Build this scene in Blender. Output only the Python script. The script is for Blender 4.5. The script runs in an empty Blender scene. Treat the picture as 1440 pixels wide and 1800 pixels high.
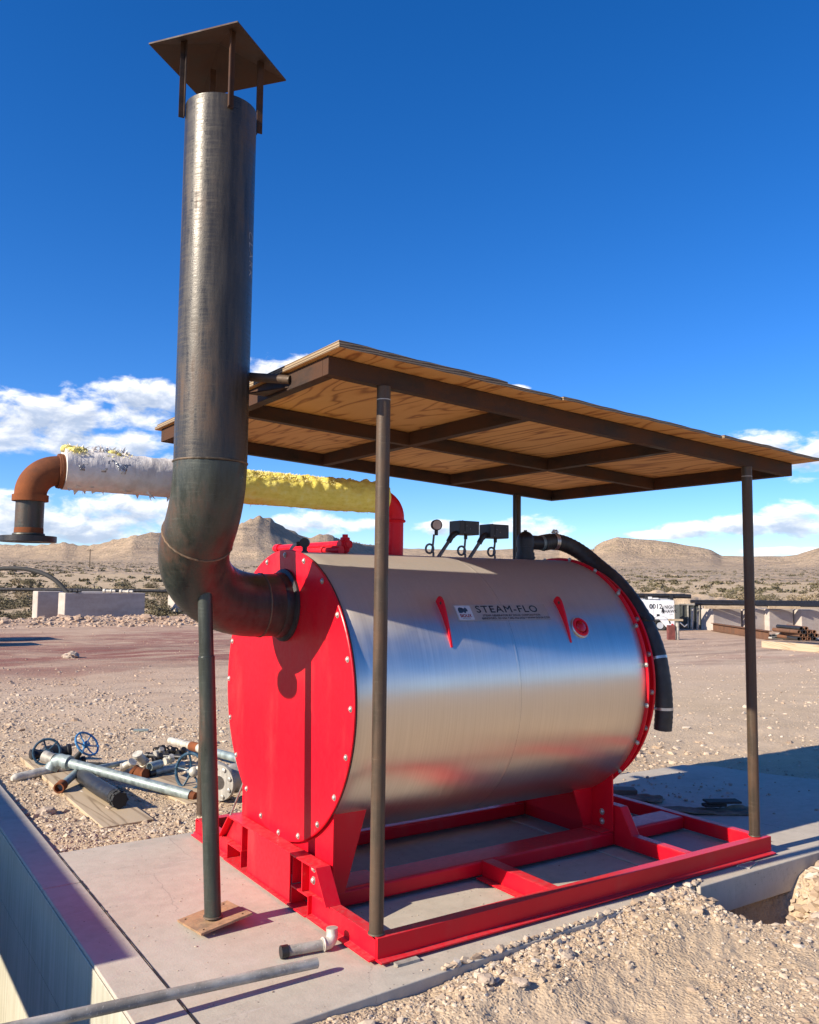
import bpy, bmesh, math, random
import numpy as np
from mathutils import Vector, Matrix
random.seed(7); RNG=np.random.default_rng(11)
SC=bpy.context.scene; COL=SC.collection
R=math.radians
# ------------------------------------------------------------------ camera
CAM=Vector((-1.9313,-3.0678,1.5501))
cd=bpy.data.cameras.new('camera'); co=bpy.data.objects.new('camera',cd); COL.objects.link(co)
r_=Vector((0.82897806,-0.55916963,0.01116734)); u_=Vector((-0.05562245,-0.06255999,0.99649004)); f_=Vector((0.55650833,0.82668953,0.08296324))
co.matrix_world=Matrix(((r_.x,u_.x,-f_.x,CAM.x),(r_.y,u_.y,-f_.y,CAM.y),(r_.z,u_.z,-f_.z,CAM.z),(0,0,0,1)))
cd.sensor_fit='HORIZONTAL'; cd.sensor_width=36; cd.lens=1506.43/1440*36; cd.clip_start=.05; cd.clip_end=20000
SC.camera=co
# ------------------------------------------------------------------ light
SUN_EL=29.0; SUN_AZ=-87.5            # azimuth from +Y towards +X
SUN_POWER=5.0; SKY=0.103; EXPO=0.76
SC.view_settings.view_transform='Standard'; SC.view_settings.look='None'; SC.view_settings.gamma=1.0; SC.view_settings.exposure=EXPO
sv=Vector((math.sin(R(SUN_AZ))*math.cos(R(SUN_EL)),math.cos(R(SUN_AZ))*math.cos(R(SUN_EL)),math.sin(R(SUN_EL))))
ld=bpy.data.lights.new('sun','SUN'); ld.energy=SUN_POWER; ld.angle=R(.53); ld.color=(1,.885,.72)
lo=bpy.data.objects.new('sun',ld); COL.objects.link(lo); lo.rotation_euler=sv.to_track_quat('Z','Y').to_euler()
# ------------------------------------------------------------------ node helper
class N:
    def __init__(s,tree): s.t=tree; s.n=tree.nodes; s.l=tree.links
    def new(s,k,**kw):
        x=s.n.new(k)
        for a,b in kw.items(): setattr(x,a,b)
        return x
    def put(s,sock,v):
        if v is None: return
        if isinstance(v,bpy.types.NodeSocket): s.l.new(v,sock)
        else:
            try: sock.default_value=v
            except Exception: sock.default_value=(v[0],v[1],v[2],1) if len(v)==3 else v
    def m(s,op,a,b=None,c=None,clamp=False):
        x=s.new('ShaderNodeMath',operation=op,use_clamp=clamp); s.put(x.inputs[0],a); s.put(x.inputs[1],b)
        if c is not None: s.put(x.inputs[2],c)
        return x.outputs[0]
    def vm(s,op,a,b=None):
        x=s.new('ShaderNodeVectorMath',operation=op); s.put(x.inputs[0],a); s.put(x.inputs[1],b); return x.outputs[0]
    def pos(s): return s.new('ShaderNodeNewGeometry').outputs['Position']
    def nrm(s): return s.new('ShaderNodeNewGeometry').outputs['Normal']
    def obj(s): return s.new('ShaderNodeTexCoord').outputs['Object']
    def sep(s,v):
        x=s.new('ShaderNodeSeparateXYZ'); s.put(x.inputs[0],v); return x.outputs
    def comb(s,a,b,c):
        x=s.new('ShaderNodeCombineXYZ'); s.put(x.inputs[0],a); s.put(x.inputs[1],b); s.put(x.inputs[2],c); return x.outputs[0]
    def sc(s,v,k): return s.vm('MULTIPLY',v,k if isinstance(k,(tuple,list)) else (k,k,k))
    def noise(s,v,scale=5,detail=4,rough=.55,dist=0,dim='3D'):
        x=s.new('ShaderNodeTexNoise',noise_dimensions=dim); s.put(x.inputs['Vector'],v)
        x.inputs['Scale'].default_value=scale; x.inputs['Detail'].default_value=detail; x.inputs['Roughness'].default_value=rough; x.inputs['Distortion'].default_value=dist
        return x.outputs[0]
    def vor(s,v,scale=5,feature='F1',out='Distance',rand=1):
        x=s.new('ShaderNodeTexVoronoi',feature=feature); s.put(x.inputs['Vector'],v); x.inputs['Scale'].default_value=scale; x.inputs['Randomness'].default_value=rand
        return x.outputs[out]
    def ss(s,v,a,b,lo=0.,hi=1.):
        x=s.new('ShaderNodeMapRange',interpolation_type='SMOOTHSTEP'); s.put(x.inputs[0],v)
        for i,k in zip((1,2,3,4),(a,b,lo,hi)): s.put(x.inputs[i],k)
        return x.outputs[0]
    def ramp(s,f,stops):
        x=s.new('ShaderNodeValToRGB'); s.put(x.inputs[0],f); e=x.color_ramp.elements
        while len(e)<len(stops): e.new(.5)
        for k,(p,c) in zip(e,stops): k.position=p; k.color=(c[0],c[1],c[2],1)
        return x.outputs[0]
    def mix(s,f,a,b,mode='MIX'):
        x=s.new('ShaderNodeMix',data_type='RGBA',blend_type=mode); s.put(x.inputs[0],f); s.put(x.inputs[6],a); s.put(x.inputs[7],b); return x.outputs[2]
    def bump(s,h,strength=.3,dist=.01,normal=None):
        x=s.new('ShaderNodeBump'); x.inputs['Strength'].default_value=strength; x.inputs['Distance'].default_value=dist; s.put(x.inputs['Height'],h); s.put(x.inputs['Normal'],normal); return x.outputs[0]
    def bsdf(s,color,rough=.5,metal=0.,normal=None,**kw):
        x=s.new('ShaderNodeBsdfPrincipled'); s.put(x.inputs['Base Color'],color); s.put(x.inputs['Roughness'],rough); s.put(x.inputs['Metallic'],metal); s.put(x.inputs['Normal'],normal)
        for k,v in kw.items(): s.put(x.inputs[k.replace('_',' ')],v)
        o=s.new('ShaderNodeOutputMaterial'); s.l.new(x.outputs[0],o.inputs[0]); return x
MATS={}
def mat(name):
    m=bpy.data.materials.new(name); m.use_nodes=True; m.node_tree.nodes.clear(); MATS[name]=m; return N(m.node_tree)
# ------------------------------------------------------------------ world: sky texture with cumulus near the horizon
W=bpy.data.worlds.new("World"); SC.world=W; W.use_nodes=True; W.node_tree.nodes.clear(); n=N(W.node_tree)
sky=n.new('ShaderNodeTexSky',sky_type='NISHITA'); sky.sun_disc=False; sky.sun_elevation=R(SUN_EL); sky.sun_rotation=R(SUN_AZ); sky.altitude=900; sky.air_density=.85; sky.dust_density=.25; sky.ozone_density=3.0
hs=n.new('ShaderNodeHueSaturation'); hs.inputs['Saturation'].default_value=1.26; hs.inputs['Hue'].default_value=.505; n.put(hs.inputs['Color'],n.vm('MULTIPLY',sky.outputs[0],(.95,1.0,1.13)))
gen=n.new('ShaderNodeTexCoord').outputs['Generated']; gx,gy,gz=n.sep(n.vm('NORMALIZE',gen))[:3]
az=n.m('MULTIPLY',n.m('ARCTAN2',gx,gy),180/math.pi); el=n.m('MULTIPLY',n.m('ARCSINE',gz),180/math.pi)
CL=[(9.0,9.6,4.9,1.9),(12.2,10.3,4.2,1.7),(16.1,11.3,3.0,1.7),(13.3,8.5,7.6,1.05),(10.2,3.9,5.3,1.5),(15.2,4.1,4.9,1.45),(12.2,2.9,6.,.85),
 (24.3,13.5,2.3,1.5),(26.5,13.8,2.1,1.3),(27.3,3.9,2.4,.9),(30.9,3.9,1.9,.5),(35.9,3.8,1.9,.65),(39.7,3.7,2.3,.5),(42.8,3.7,2.4,.9),
 (55.8,8.7,3.4,1.1),(59.,7.9,3.4,1.4),(52.7,3.6,2.7,.65),(55.1,3.8,2.3,.95),(58.3,4.1,2.7,1.1),(51.,3.3,2.7,.35),(57.6,2.2,3.,.33),(41.,12.9,.9,.3),
 (-5,7,6,1.6),(-14,5,7,1.5),(70,6,5,1.5),(80,5,7,1.2),(100,6,6,1.3),(135,5,8,1.),(170,6,7,1.2),(-150,5,8,1.2),(-110,4,6,1.),(150,8,20,3.),(-165,11,18,3.),(118,8,12,2.5)]  # last wide banks, behind the camera, are added to pale the shell's reflection
def density(de,da=0.):
    e2=n.m('ADD',el,de); a2=n.m('ADD',az,da)
    v=n.comb(n.m('MULTIPLY',a2,.55),n.m('MULTIPLY',e2,1.05),3.7)
    nz=n.noise(v,.75,7,.58,.25)
    dm=None
    for a,e,w,h in CL:
        p=n.m('POWER',n.m('MULTIPLY_ADD',a2,1/w,-a/w),2.0); q=n.m('POWER',n.m('MULTIPLY_ADD',e2,1/h,-e/h),2.0)
        d=n.m('SUBTRACT',1.,n.m('ADD',p,q)); dm=d if dm is None else n.m('MAXIMUM',dm,d)
    dm=n.m('MAXIMUM',dm,-1.5)
    return n.m('ADD',dm,n.m('MULTIPLY',n.m('SUBTRACT',nz,.5),3.6)),nz
d0,nz0=density(0.); d1,_=density(.55,-.25)
cov=n.ss(d0,.0,.95); thick=n.ss(d1,.0,1.4)
ccol=n.mix(thick,(8.2,8.1,8.0),(3.3,3.9,5.0)); ccol=n.mix(n.ss(nz0,.35,.7),n.sc(ccol,.86),ccol)
final=n.mix(n.m('MULTIPLY',cov,.93),hs.outputs[0],ccol)
bg=n.new('ShaderNodeBackground'); n.put(bg.inputs[0],final); bg.inputs[1].default_value=SKY
wo=n.new('ShaderNodeOutputWorld'); n.l.new(bg.outputs[0],wo.inputs[0])
# ------------------------------------------------------------------ mesh helper
class MB:
    def __init__(s): s.v=[]; s.f=[]
    def add(s,vs,fs):
        b=len(s.v); s.v+=[tuple(v) for v in vs]; s.f+=[tuple(i+b for i in f) for f in fs]; return s
    def box(s,x0,x1,y0,y1,z0,z1):
        return s.add([(x,y,z) for x in(x0,x1) for y in(y0,y1) for z in(z0,z1)],[(0,1,3,2),(4,6,7,5),(0,4,5,1),(2,3,7,6),(0,2,6,4),(1,5,7,3)])
    def obox(s,c,size,rot):
        c=Vector(c); M=rot if isinstance(rot,Matrix) else Matrix.Rotation(rot,3,'Z')
        vs=[c+M@Vector((x*size[0]/2,y*size[1]/2,z*size[2]/2)) for x in(-1,1) for y in(-1,1) for z in(-1,1)]
        return s.add(vs,[(0,1,3,2),(4,6,7,5),(0,4,5,1),(2,3,7,6),(0,2,6,4),(1,5,7,3)])
    def prism(s,poly,vec):
        k=len(poly); vec=Vector(vec); vs=[Vector(p) for p in poly]+[Vector(p)+vec for p in poly]
        return s.add(vs,[tuple(range(k))[::-1],tuple(range(k,2*k))]+[(i,(i+1)%k,k+(i+1)%k,k+i) for i in range(k)])
    def tube(s,pts,r,n=16,caps=True,closed=False):
        pts=[Vector(p) for p in pts]; k=len(pts); rs=r if isinstance(r,(list,tuple)) else [r]*k
        T=[]
        for i in range(k):
            a=pts[(i-1)%k] if closed else pts[max(i-1,0)]; b=pts[(i+1)%k] if closed else pts[min(i+1,k-1)]; T.append((b-a).normalized())
        x=T[0].orthogonal().normalized(); vs=[]
        for i in range(k):
            x=(x-T[i]*x.dot(T[i])).normalized(); y=T[i].cross(x)
            for j in range(n):
                a=2*math.pi*j/n; vs.append(pts[i]+(x*math.cos(a)+y*math.sin(a))*rs[i])
        fs=[]
        for i in range(k if closed else k-1):
            i2=(i+1)%k
            for j in range(n): fs.append((i*n+j,i*n+(j+1)%n,i2*n+(j+1)%n,i2*n+j))
        if caps and not closed: fs+= [tuple(range(n))[::-1],tuple((k-1)*n+j for j in range(n))]
        return s.add(vs,fs)
    def cyl(s,p0,p1,r,n=16,r1=None): return s.tube([p0,p1],[r,r if r1 is None else r1],n)
    def pipe(s,p0,p1,ro,ri,n=24):   # open hollow pipe
        p0,p1=Vector(p0),Vector(p1); T=(p1-p0).normalized(); x=T.orthogonal().normalized(); y=T.cross(x); vs=[]
        for p,r in((p0,ro),(p1,ro),(p1,ri),(p0,ri)):
            for j in range(n): a=2*math.pi*j/n; vs.append(p+(x*math.cos(a)+y*math.sin(a))*r)
        return s.add(vs,[(q*n+j,q*n+(j+1)%n,((q+1)%4)*n+(j+1)%n,((q+1)%4)*n+j) for q in range(4) for j in range(n)])
    def lathe(s,prof,o,axis,n=24):
        o=Vector(o); T=Vector(axis).normalized(); x=T.orthogonal().normalized(); y=T.cross(x); vs=[]; fs=[]
        for r,h in prof:
            for j in range(n): a=2*math.pi*j/n; vs.append(o+T*h+(x*math.cos(a)+y*math.sin(a))*max(r,1e-5))
        for i in range(len(prof)-1):
            for j in range(n): fs.append((i*n+j,i*n+(j+1)%n,(i+1)*n+(j+1)%n,(i+1)*n+j))
        fs+=[tuple(range(n))[::-1],tuple((len(prof)-1)*n+j for j in range(n))]
        return s.add(vs,fs)
    def ring(s,c,axis,Rr,r,n=40,m=8):
        c=Vector(c); T=Vector(axis).normalized(); x=T.orthogonal().normalized(); y=T.cross(x)
        return s.tube([c+(x*math.cos(2*math.pi*i/n)+y*math.sin(2*math.pi*i/n))*Rr for i in range(n)],r,m,closed=True)
    def ball(s,c,r,n=12,sq=(1,1,1)):
        vs=[];fs=[];c=Vector(c); k=n//2
        for i in range(k+1):
            t=math.pi*i/k
            for j in range(n): a=2*math.pi*j/n; vs.append(c+Vector((max(math.sin(t),1e-3)*math.cos(a)*sq[0],max(math.sin(t),1e-3)*math.sin(a)*sq[1],math.cos(t)*sq[2]))*r)
        for i in range(k):
            for j in range(n): fs.append((i*n+j,(i+1)*n+j,(i+1)*n+(j+1)%n,i*n+(j+1)%n))
        return s.add(vs,fs)
    def build(s,name,m,parent=None,origin=None,bevel=0,smooth=35,noz=False):
        off=Vector((0,0,0))
        if parent is not None:
            q=parent
            while q is not None: off+=q.location; q=q.parent
        lo=Vector(origin)-off if origin is not None else Vector((0,0,0))
        me=bpy.data.meshes.new(name); o_=off+lo
        me.from_pydata([tuple(Vector(v)-o_) for v in s.v],[],s.f)
        bm=bmesh.new(); bm.from_mesh(me); bmesh.ops.recalc_face_normals(bm,faces=bm.faces); bm.to_mesh(me); bm.free()
        me.materials.append(MATS[m])
        if smooth: me.shade_smooth(); me.set_sharp_from_angle(angle=R(smooth))
        o=bpy.data.objects.new(name,me); COL.objects.link(o); o.location=lo
        if parent is not None: o.parent=parent
        if bevel:
            b=o.modifiers.new('bevel','BEVEL'); b.width=bevel; b.segments=2; b.limit_method='ANGLE'; b.angle_limit=R(40); b.harden_normals=True
        return o
def tag(o,label=None,cat=None,group=None,kind=None):
    if label: o['label']=label
    if cat: o['category']=cat
    if group: o['group']=group
    if kind: o['kind']=kind
    return o
def thing(name,label,cat,loc,group=None):
    o=bpy.data.objects.new(name,None); COL.objects.link(o); o.location=loc; o.empty_display_size=.1
    return tag(o,label,cat,group)
def base_off(p):
    o=Vector((0,0,0))
    while p is not None: o+=p.location; p=p.parent
    return o
def repeat(o,points,parent):            # copies of a small part at world points
    b=base_off(parent); out=[o]; o.location=Vector(points[0])-b
    for p in points[1:]:
        c=o.copy(); COL.objects.link(c); c.parent=parent; c.location=Vector(p)-b; out.append(c)
    return out
def arc(c,x,y,r,a0,a1,k): return [Vector(c)+(Vector(x)*math.cos(R(a0+(a1-a0)*i/k))+Vector(y)*math.sin(R(a0+(a1-a0)*i/k)))*r for i in range(k+1)]
def bez(P,k=16):                        # Catmull-Rom through points
    P=[Vector(p) for p in P]; Q=[P[0]*2-P[1]]+P+[P[-1]*2-P[-2]]; out=[]
    for i in range(1,len(Q)-2):
        a,b,c,d=Q[i-1:i+3]
        for j in range(k):
            t=j/k; out.append(.5*((2*b)+(c-a)*t+(2*a-5*b+4*c-d)*t*t+(3*b-a-3*c+d)*t**3))
    return out+[P[-1]]
def text_geo(txt,size,extrude=0.,bold=0.,spacing=1.,align='LEFT',wx=1.):
    cu=bpy.data.curves.new('lettering','FONT'); cu.body=txt; cu.size=size; cu.extrude=extrude; cu.offset=bold; cu.space_character=spacing; cu.align_x=align; cu.resolution_u=3
    o=bpy.data.objects.new('lettering',cu); COL.objects.link(o); dg=bpy.context.evaluated_depsgraph_get(); dg.update()
    me=bpy.data.meshes.new_from_object(o.evaluated_get(dg)); vs=[(v.co.x*wx,v.co.y,v.co.z) for v in me.vertices]; fs=[tuple(p.vertices) for p in me.polygons]
    bpy.data.objects.remove(o); bpy.data.curves.remove(cu); bpy.data.meshes.remove(me); return vs,fs
# numpy value noise
def _h(ix,iy,s):
    a=(ix.astype(np.int64)*374761393+iy.astype(np.int64)*668265263+s*144665)&0xffffffff
    a=((a^(a>>13))*1274126177)&0xffffffff; return ((a^(a>>16))&0xffff)/65535.
def vnoise(x,y,s=0):
    ix=np.floor(x);iy=np.floor(y);fx=x-ix;fy=y-iy; fx=fx*fx*(3-2*fx);fy=fy*fy*(3-2*fy)
    return (_h(ix,iy,s)*(1-fx)+_h(ix+1,iy,s)*fx)*(1-fy)+(_h(ix,iy+1,s)*(1-fx)+_h(ix+1,iy+1,s)*fx)*fy
def fbm(x,y,o=4,s=0,g=.5):
    t=0;a=1;w=0
    for i in range(o): t=t+a*vnoise(x*2**i+17.3*i,y*2**i-9.1*i,s+i); w+=a; a*=g
    return t/w
def sst(x,a,b): t=np.clip((x-a)/(b-a),0,1); return t*t*(3-2*t)
def mesh_np(name,m,verts,faces,smooth=True):
    me=bpy.data.meshes.new(name); k=faces.shape[1]
    me.vertices.add(len(verts)); me.vertices.foreach_set('co',verts.astype(np.float32).ravel())
    me.loops.add(faces.size); me.loops.foreach_set('vertex_index',faces.astype(np.int32).ravel())
    me.polygons.add(len(faces)); me.polygons.foreach_set('loop_start',np.arange(0,faces.size,k,dtype=np.int32)); me.polygons.foreach_set('loop_total',np.full(len(faces),k,dtype=np.int32))
    me.update(calc_edges=True); me.materials.append(MATS[m])
    (me.shade_smooth if smooth else me.shade_flat)()
    o=bpy.data.objects.new(name,me); COL.objects.link(o); return o
# ------------------------------------------------------------------ materials
n=mat('concrete'); p=n.pos(); a=n.noise(p,1.3,6,.6); b=n.noise(n.sc(p,(1,1,.35)),14,6,.65); c=n.noise(p,90,3,.6); pit=n.vor(p,34); pk=n.sep(n.vor(p,34,out='Color'))[0]; ed=n.noise(p,3.1,4,.5,1.5)
col=n.ramp(n.m('ADD',n.m('MULTIPLY',a,.6),n.m('MULTIPLY',b,.4)),[(.3,(.35,.305,.245)),(.5,(.445,.395,.32)),(.7,(.515,.465,.385))])
col=n.mix(n.ss(ed,.56,.7,0,.28),col,(.44,.35,.31)); col=n.mix(n.ss(c,.62,.75,0,.35),col,(.26,.23,.2))
crk=n.vor(n.vm('ADD',p,n.sc(n.comb(a,b,a),.5)),.9,'DISTANCE_TO_EDGE'); col=n.mix(n.ss(crk,0.,.0035,.45,0.),col,(.2,.17,.15))
scr=n.noise(n.sc(p,(3,45,3)),1.,3,.6,2.); col=n.mix(n.ss(scr,.66,.72,0,.3),col,(.6,.57,.54))
col=n.mix(n.m('MULTIPLY',n.ss(pit,.16,.10),n.ss(pk,.82,.86)),col,(.15,.13,.11)); wet=n.noise(n.sc(p,(.9,2.2,1)),1.,6,.7); col=n.mix(n.ss(wet,.52,.68,0,.30),col,(.24,.215,.19)); col=n.mix(n.ss(n.noise(p,5.5,6,.75),.56,.7,0,.4),col,(.56,.50,.42))
n.bsdf(col,.85,0,n.bump(n.m('ADD',n.m('MULTIPLY',b,.6),n.m('MULTIPLY',c,.4)),.35,.008))
n=mat('wall_concrete'); p=n.pos(); st=n.noise(n.sc(p,(30,30,.9)),1.,5,.6); a=n.noise(p,2.2,5,.6); c=n.noise(p,60,3,.6)
col=n.ramp(n.m('ADD',n.m('MULTIPLY',st,.6),n.m('MULTIPLY',a,.4)),[(.3,(.30,.285,.205)),(.55,(.45,.42,.325)),(.75,(.56,.52,.42))])
n.bsdf(col,.9,0,n.bump(n.m('ADD',st,n.m('MULTIPLY',c,.4)),.3,.006))
n=mat('dusty_concrete'); p=n.pos(); a=n.noise(n.sc(p,(.6,.6,2.5)),1.,5,.6); b=n.noise(p,5,5,.65); n.bsdf(n.ramp(n.m('ADD',n.m('MULTIPLY',a,.6),n.m('MULTIPLY',b,.4)),[(.3,(.33,.275,.235)),(.55,(.44,.385,.335)),(.75,(.52,.465,.41))]),.9,0,n.bump(b,.3,.02))
n=mat('red_paint'); p=n.pos(); a=n.noise(p,2.,4,.6); d=n.noise(p,45,4,.6); up=n.ss(n.sep(n.nrm())[2],.5,.95)
col=n.mix(n.ss(a,.3,.75,0,.5),(.68,.006,.02),(.57,.004,.015)); chip=n.noise(p,60,3,.6); col=n.mix(n.m('MULTIPLY',n.ss(chip,.70,.73),n.ss(a,.45,.7)),col,(.12,.09,.08)); col=n.mix(n.ss(n.noise(n.sc(p,(4,4,1.2)),1.,5,.65),.5,.8,0,.22),col,(.42,.12,.10)); col=n.mix(n.m('MULTIPLY',up,n.ss(d,.35,.7,.10,.38)),col,(.36,.15,.14))
scf=n.noise(n.sc(p,(1,9,9)),9,4,.7); col=n.mix(n.ss(scf,.71,.76,0,.35),col,(.75,.25,.25))
n.bsdf(col,n.ss(d,.3,.7,.30,.48),0,n.bump(n.noise(p,3.2,2,.5),.10,.02),Coat_Weight=.08,Coat_Roughness=.2,Specular_IOR_Level=.20)
n=mat('stainless'); p=n.pos(); nz=n.sep(n.nrm())[2]; x_,y_,z_=n.sep(p)[:3]
x9=n.m('MULTIPLY',x_,1.); th=n.m('ARCTAN2',n.m('SUBTRACT',z_,.98),n.m('SUBTRACT',1.05,y_))
ring=n.noise(n.comb(n.m('MULTIPLY',x_,120),n.m('MULTIPLY',th,.9),0.),1.,3,.7); mott=n.noise(p,3.,5,.6); fine=n.noise(p,70,3,.7); streak=n.noise(n.comb(n.m('MULTIPLY',x_,.8),n.m('MULTIPLY',th,26),2.),1.,5,.6)
dustf=n.m('MULTIPLY',n.ss(n.m('ADD',nz,n.m('MULTIPLY',n.m('SUBTRACT',mott,.5),.35)),.3,.95,.05,.82),n.ss(fine,.2,.6,.85,1.))
scr=n.m('MULTIPLY',n.ss(n.noise(n.comb(n.m('MULTIPLY_ADD',th,9.,n.m('MULTIPLY',x_,44)),n.m('MULTIPLY',th,2.2),5.),1.,2,.5,.6),.665,.70),n.ss(nz,-.2,-.75))
base=n.mix(n.ss(ring,.3,.7),(.66,.62,.56),(.74,.70,.64)); base=n.mix(n.m('MULTIPLY',scr,.6),base,(.85,.8,.72))
col=n.mix(dustf,base,(.40,.345,.29)); rough=n.m('ADD',n.ss(n.m('ADD',n.m('MULTIPLY',ring,.4),n.m('MULTIPLY',mott,.6)),.3,.7,.30,.40),n.m('MULTIPLY',dustf,.26))
tg=n.new('ShaderNodeTangent',direction_type='RADIAL',axis='X')
nb=n.bump(n.m('ADD',n.m('MULTIPLY',ring,.02),n.m('ADD',n.m('MULTIPLY',streak,.05),n.m('MULTIPLY',n.noise(p,1.4,2,.5),3.5))),.05,.01)
B=n.bsdf(col,rough,n.m('SUBTRACT',1.,n.m('MULTIPLY',dustf,.8)),nb,Anisotropic=.75,Anisotropic_Rotation=.25); n.l.new(tg.outputs[0],B.inputs['Tangent'])
def steel(name,base,rustc,rust_lo,rust_hi,rough,metal=.75,streaks=(18,18,1.2),spec=.5,scuff=0.):
    n=mat(name); p=n.pos(); s_=n.noise(n.sc(p,streaks),1.,5,.65); a=n.noise(p,2.6,6,.62); f=n.noise(p,130,3,.6)
    ru=n.ss(n.m('ADD',n.m('MULTIPLY',a,.65),n.m('MULTIPLY',s_,.35)),rust_lo,rust_hi)
    col=n.mix(n.ss(s_,.3,.7),tuple(k*.72 for k in base),tuple(k*1.35 for k in base)); col=n.mix(n.m('MULTIPLY',ru,.85),col,rustc); col=n.mix(n.ss(f,.6,.72,0,.3),col,tuple(min(1,k*2.4) for k in base))
    rg=n.m('ADD',n.ss(s_,.3,.7,rough-.06,rough+.1),n.m('MULTIPLY',ru,.28))
    if scuff: sf=n.noise(n.sc(p,(9,9,150)),1.,4,.7); rg=n.m('ADD',rg,n.ss(sf,.36,.66,-.5*scuff,.5*scuff)); col=n.mix(n.ss(sf,.58,.7,0,.5),col,tuple(min(1,k*1.9) for k in base))
    n.bsdf(col,rg,n.m('SUBTRACT',metal,n.m('MULTIPLY',ru,metal*.8)),n.bump(n.m('ADD',f,n.m('MULTIPLY',s_,.6)),.14,.004),Specular_IOR_Level=spec)
steel('mill_steel',(.052,.046,.038),(.10,.058,.036),.47,.70,.40,.28,(26,26,2.6),.42,.19)
steel('elbow_steel',(.046,.053,.044),(.095,.036,.018),.49,.68,.38,.25,(16,16,3),.45,.12)
steel('post_steel',(.070,.054,.038),(.105,.055,.029),.38,.62,.42,.3,(18,18,1.2),.4,.1)
steel('frame_steel',(.032,.024,.020),(.085,.038,.020),.36,.60,.62,.1,(3,3,12),.25)
steel('cap_steel',(.040,.026,.020),(.085,.036,.02),.38,.62,.6,.15,(3,3,3))
steel('weld_metal',(.095,.08,.058),(.22,.13,.07),.4,.7,.5,.4)
steel('rust',(.13,.048,.024),(.25,.080,.028),.35,.65,.8,.05,(6,6,6),.25)
steel('old_rust',(.12,.062,.036),(.17,.072,.034),.35,.7,.8,.1)
steel('rust_plate',(.33,.215,.125),(.34,.17,.075),.38,.7,.65,.2)
steel('galv',(.27,.33,.33),(.22,.235,.215),.45,.75,.5,.45)
steel('galv_pale',(.50,.47,.40),(.36,.25,.15),.55,.75,.6,.3)
steel('black_iron',(.03,.03,.032),(.10,.055,.035),.6,.85,.45,.4)
steel('dull_pipe',(.42,.395,.34),(.15,.135,.115),.47,.60,.6,.2,(6,25,25))
steel('valve_grey',(.36,.34,.30),(.24,.15,.09),.5,.75,.6,.3)
def plain(name,c,rough,metal=0.,var=.25,scale=12,bs=.1,**kw):
    n=mat(name); p=n.pos(); a=n.noise(p,scale,5,.6); col=n.mix(n.ss(a,.3,.7),tuple(k*(1-var) for k in c),tuple(min(1,k*(1+var)) for k in c)); n.bsdf(col,n.ss(a,.3,.7,max(.02,rough-.06),min(1,rough+.08)),metal,n.bump(n.noise(p,scale*6,3,.6),bs,.003),**kw)
plain('chrome_bolt',(.50,.48,.44),.45,.7); plain('black_plastic',(.022,.022,.024),.45); plain('dark_box',(.03,.03,.033),.5); plain('grey_conduit',(.12,.12,.12),.5)
plain('clamp',(.55,.53,.48),.35,.8); plain('light_conduit',(.45,.44,.42),.5); plain('blue_paint',(.05,.19,.38),.4,.0,.35,30); plain('dark_blue_paint',(.016,.055,.095),.4,.0,.35,30)
plain('gauge_face',(.50,.40,.33),.5); plain('white_paint',(.72,.73,.74),.45,0,.1,3); plain('ink',(.012,.013,.018),.5,0,.05); plain('red_ink',(.25,.02,.02),.5,0,.05)
plain('decal',(.47,.42,.365),.46,.55,.06,4); plain('decal_white',(.5,.51,.53),.4,0,.08,4); plain('pale_ink',(.45,.44,.42),.6,0,.1); plain('chalk',(.42,.38,.34),.9,0,.2,60)
plain('red_glass',(.45,.008,.01),.15,0,.2,20); plain('red_brown',(.16,.045,.035),.6); plain('cloth',(.20,.165,.12),.95,0,.3,8,.4); plain('tire',(.02,.02,.02),.8)
plain('dark_bin',(.06,.065,.06),.7); plain('dark_wood',(.16,.135,.10),.85,0,.3,6,.3); plain('gasket',(.05,.042,.035),.8,0,.4,80); plain('trailer_grey',(.42,.45,.48),.5,0,.1,4)
n=mat('rubber'); p=n.pos(); a=n.noise(p,7,5,.6); d=n.noise(p,160,2,.6); n.bsdf(n.mix(n.ss(a,.4,.75),(.022,.023,.022),(.055,.055,.048)),.55,0,n.bump(d,.2,.003))
def wood(name,c0,c1,c2,knots,along='Y',rings=9.):
    n=mat(name); p=n.pos() if name=='plywood' else n.obj(); k={'Y':(1.7,.30,1.7),'X':(.30,1.7,1.7)}[along]; big=n.noise(n.sc(p,tuple(q*(1.3 if q>1 else 1.) for q in k)),1.,3,.55,1.1); fib=n.noise(n.sc(p,tuple(q*45 for q in k)),1.,3,.6); bl=n.noise(p,1.7,4,.6)
    r=n.m('FRACT',n.m('MULTIPLY',big,rings)); r=n.m('ABSOLUTE',n.m('MULTIPLY_ADD',r,2.,-1.)); g=n.m('ADD',n.m('MULTIPLY',n.ss(r,0.,.55),.70),n.m('MULTIPLY',fib,.32))
    col=n.ramp(g,[(.10,c2),(.42,c1),(.95,c0)]); col=n.mix(n.ss(bl,.35,.7,0,.35),col,c1)
    if knots:
        v=n.vor(n.sc(p,(1.,.55,1.)),2.6); w=n.vor(n.sc(p,(1.,.55,1.)),2.6,out='Color'); pick=n.ss(n.sep(w)[0],.42,.47); col=n.mix(n.m('MULTIPLY',n.ss(v,.045,.075,1.,0.),pick),col,(.05,.02,.01))
    n.bsdf(col,.75,0,n.bump(g,.12,.004))
wood('plywood',(.62,.32,.10),(.50,.225,.055),(.21,.068,.014),True,'Y',13.); wood('board',(.46,.36,.24),(.37,.28,.175),(.20,.14,.085),False); wood('timber',(.46,.36,.24),(.38,.285,.18),(.27,.19,.11),False,'X')
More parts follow.
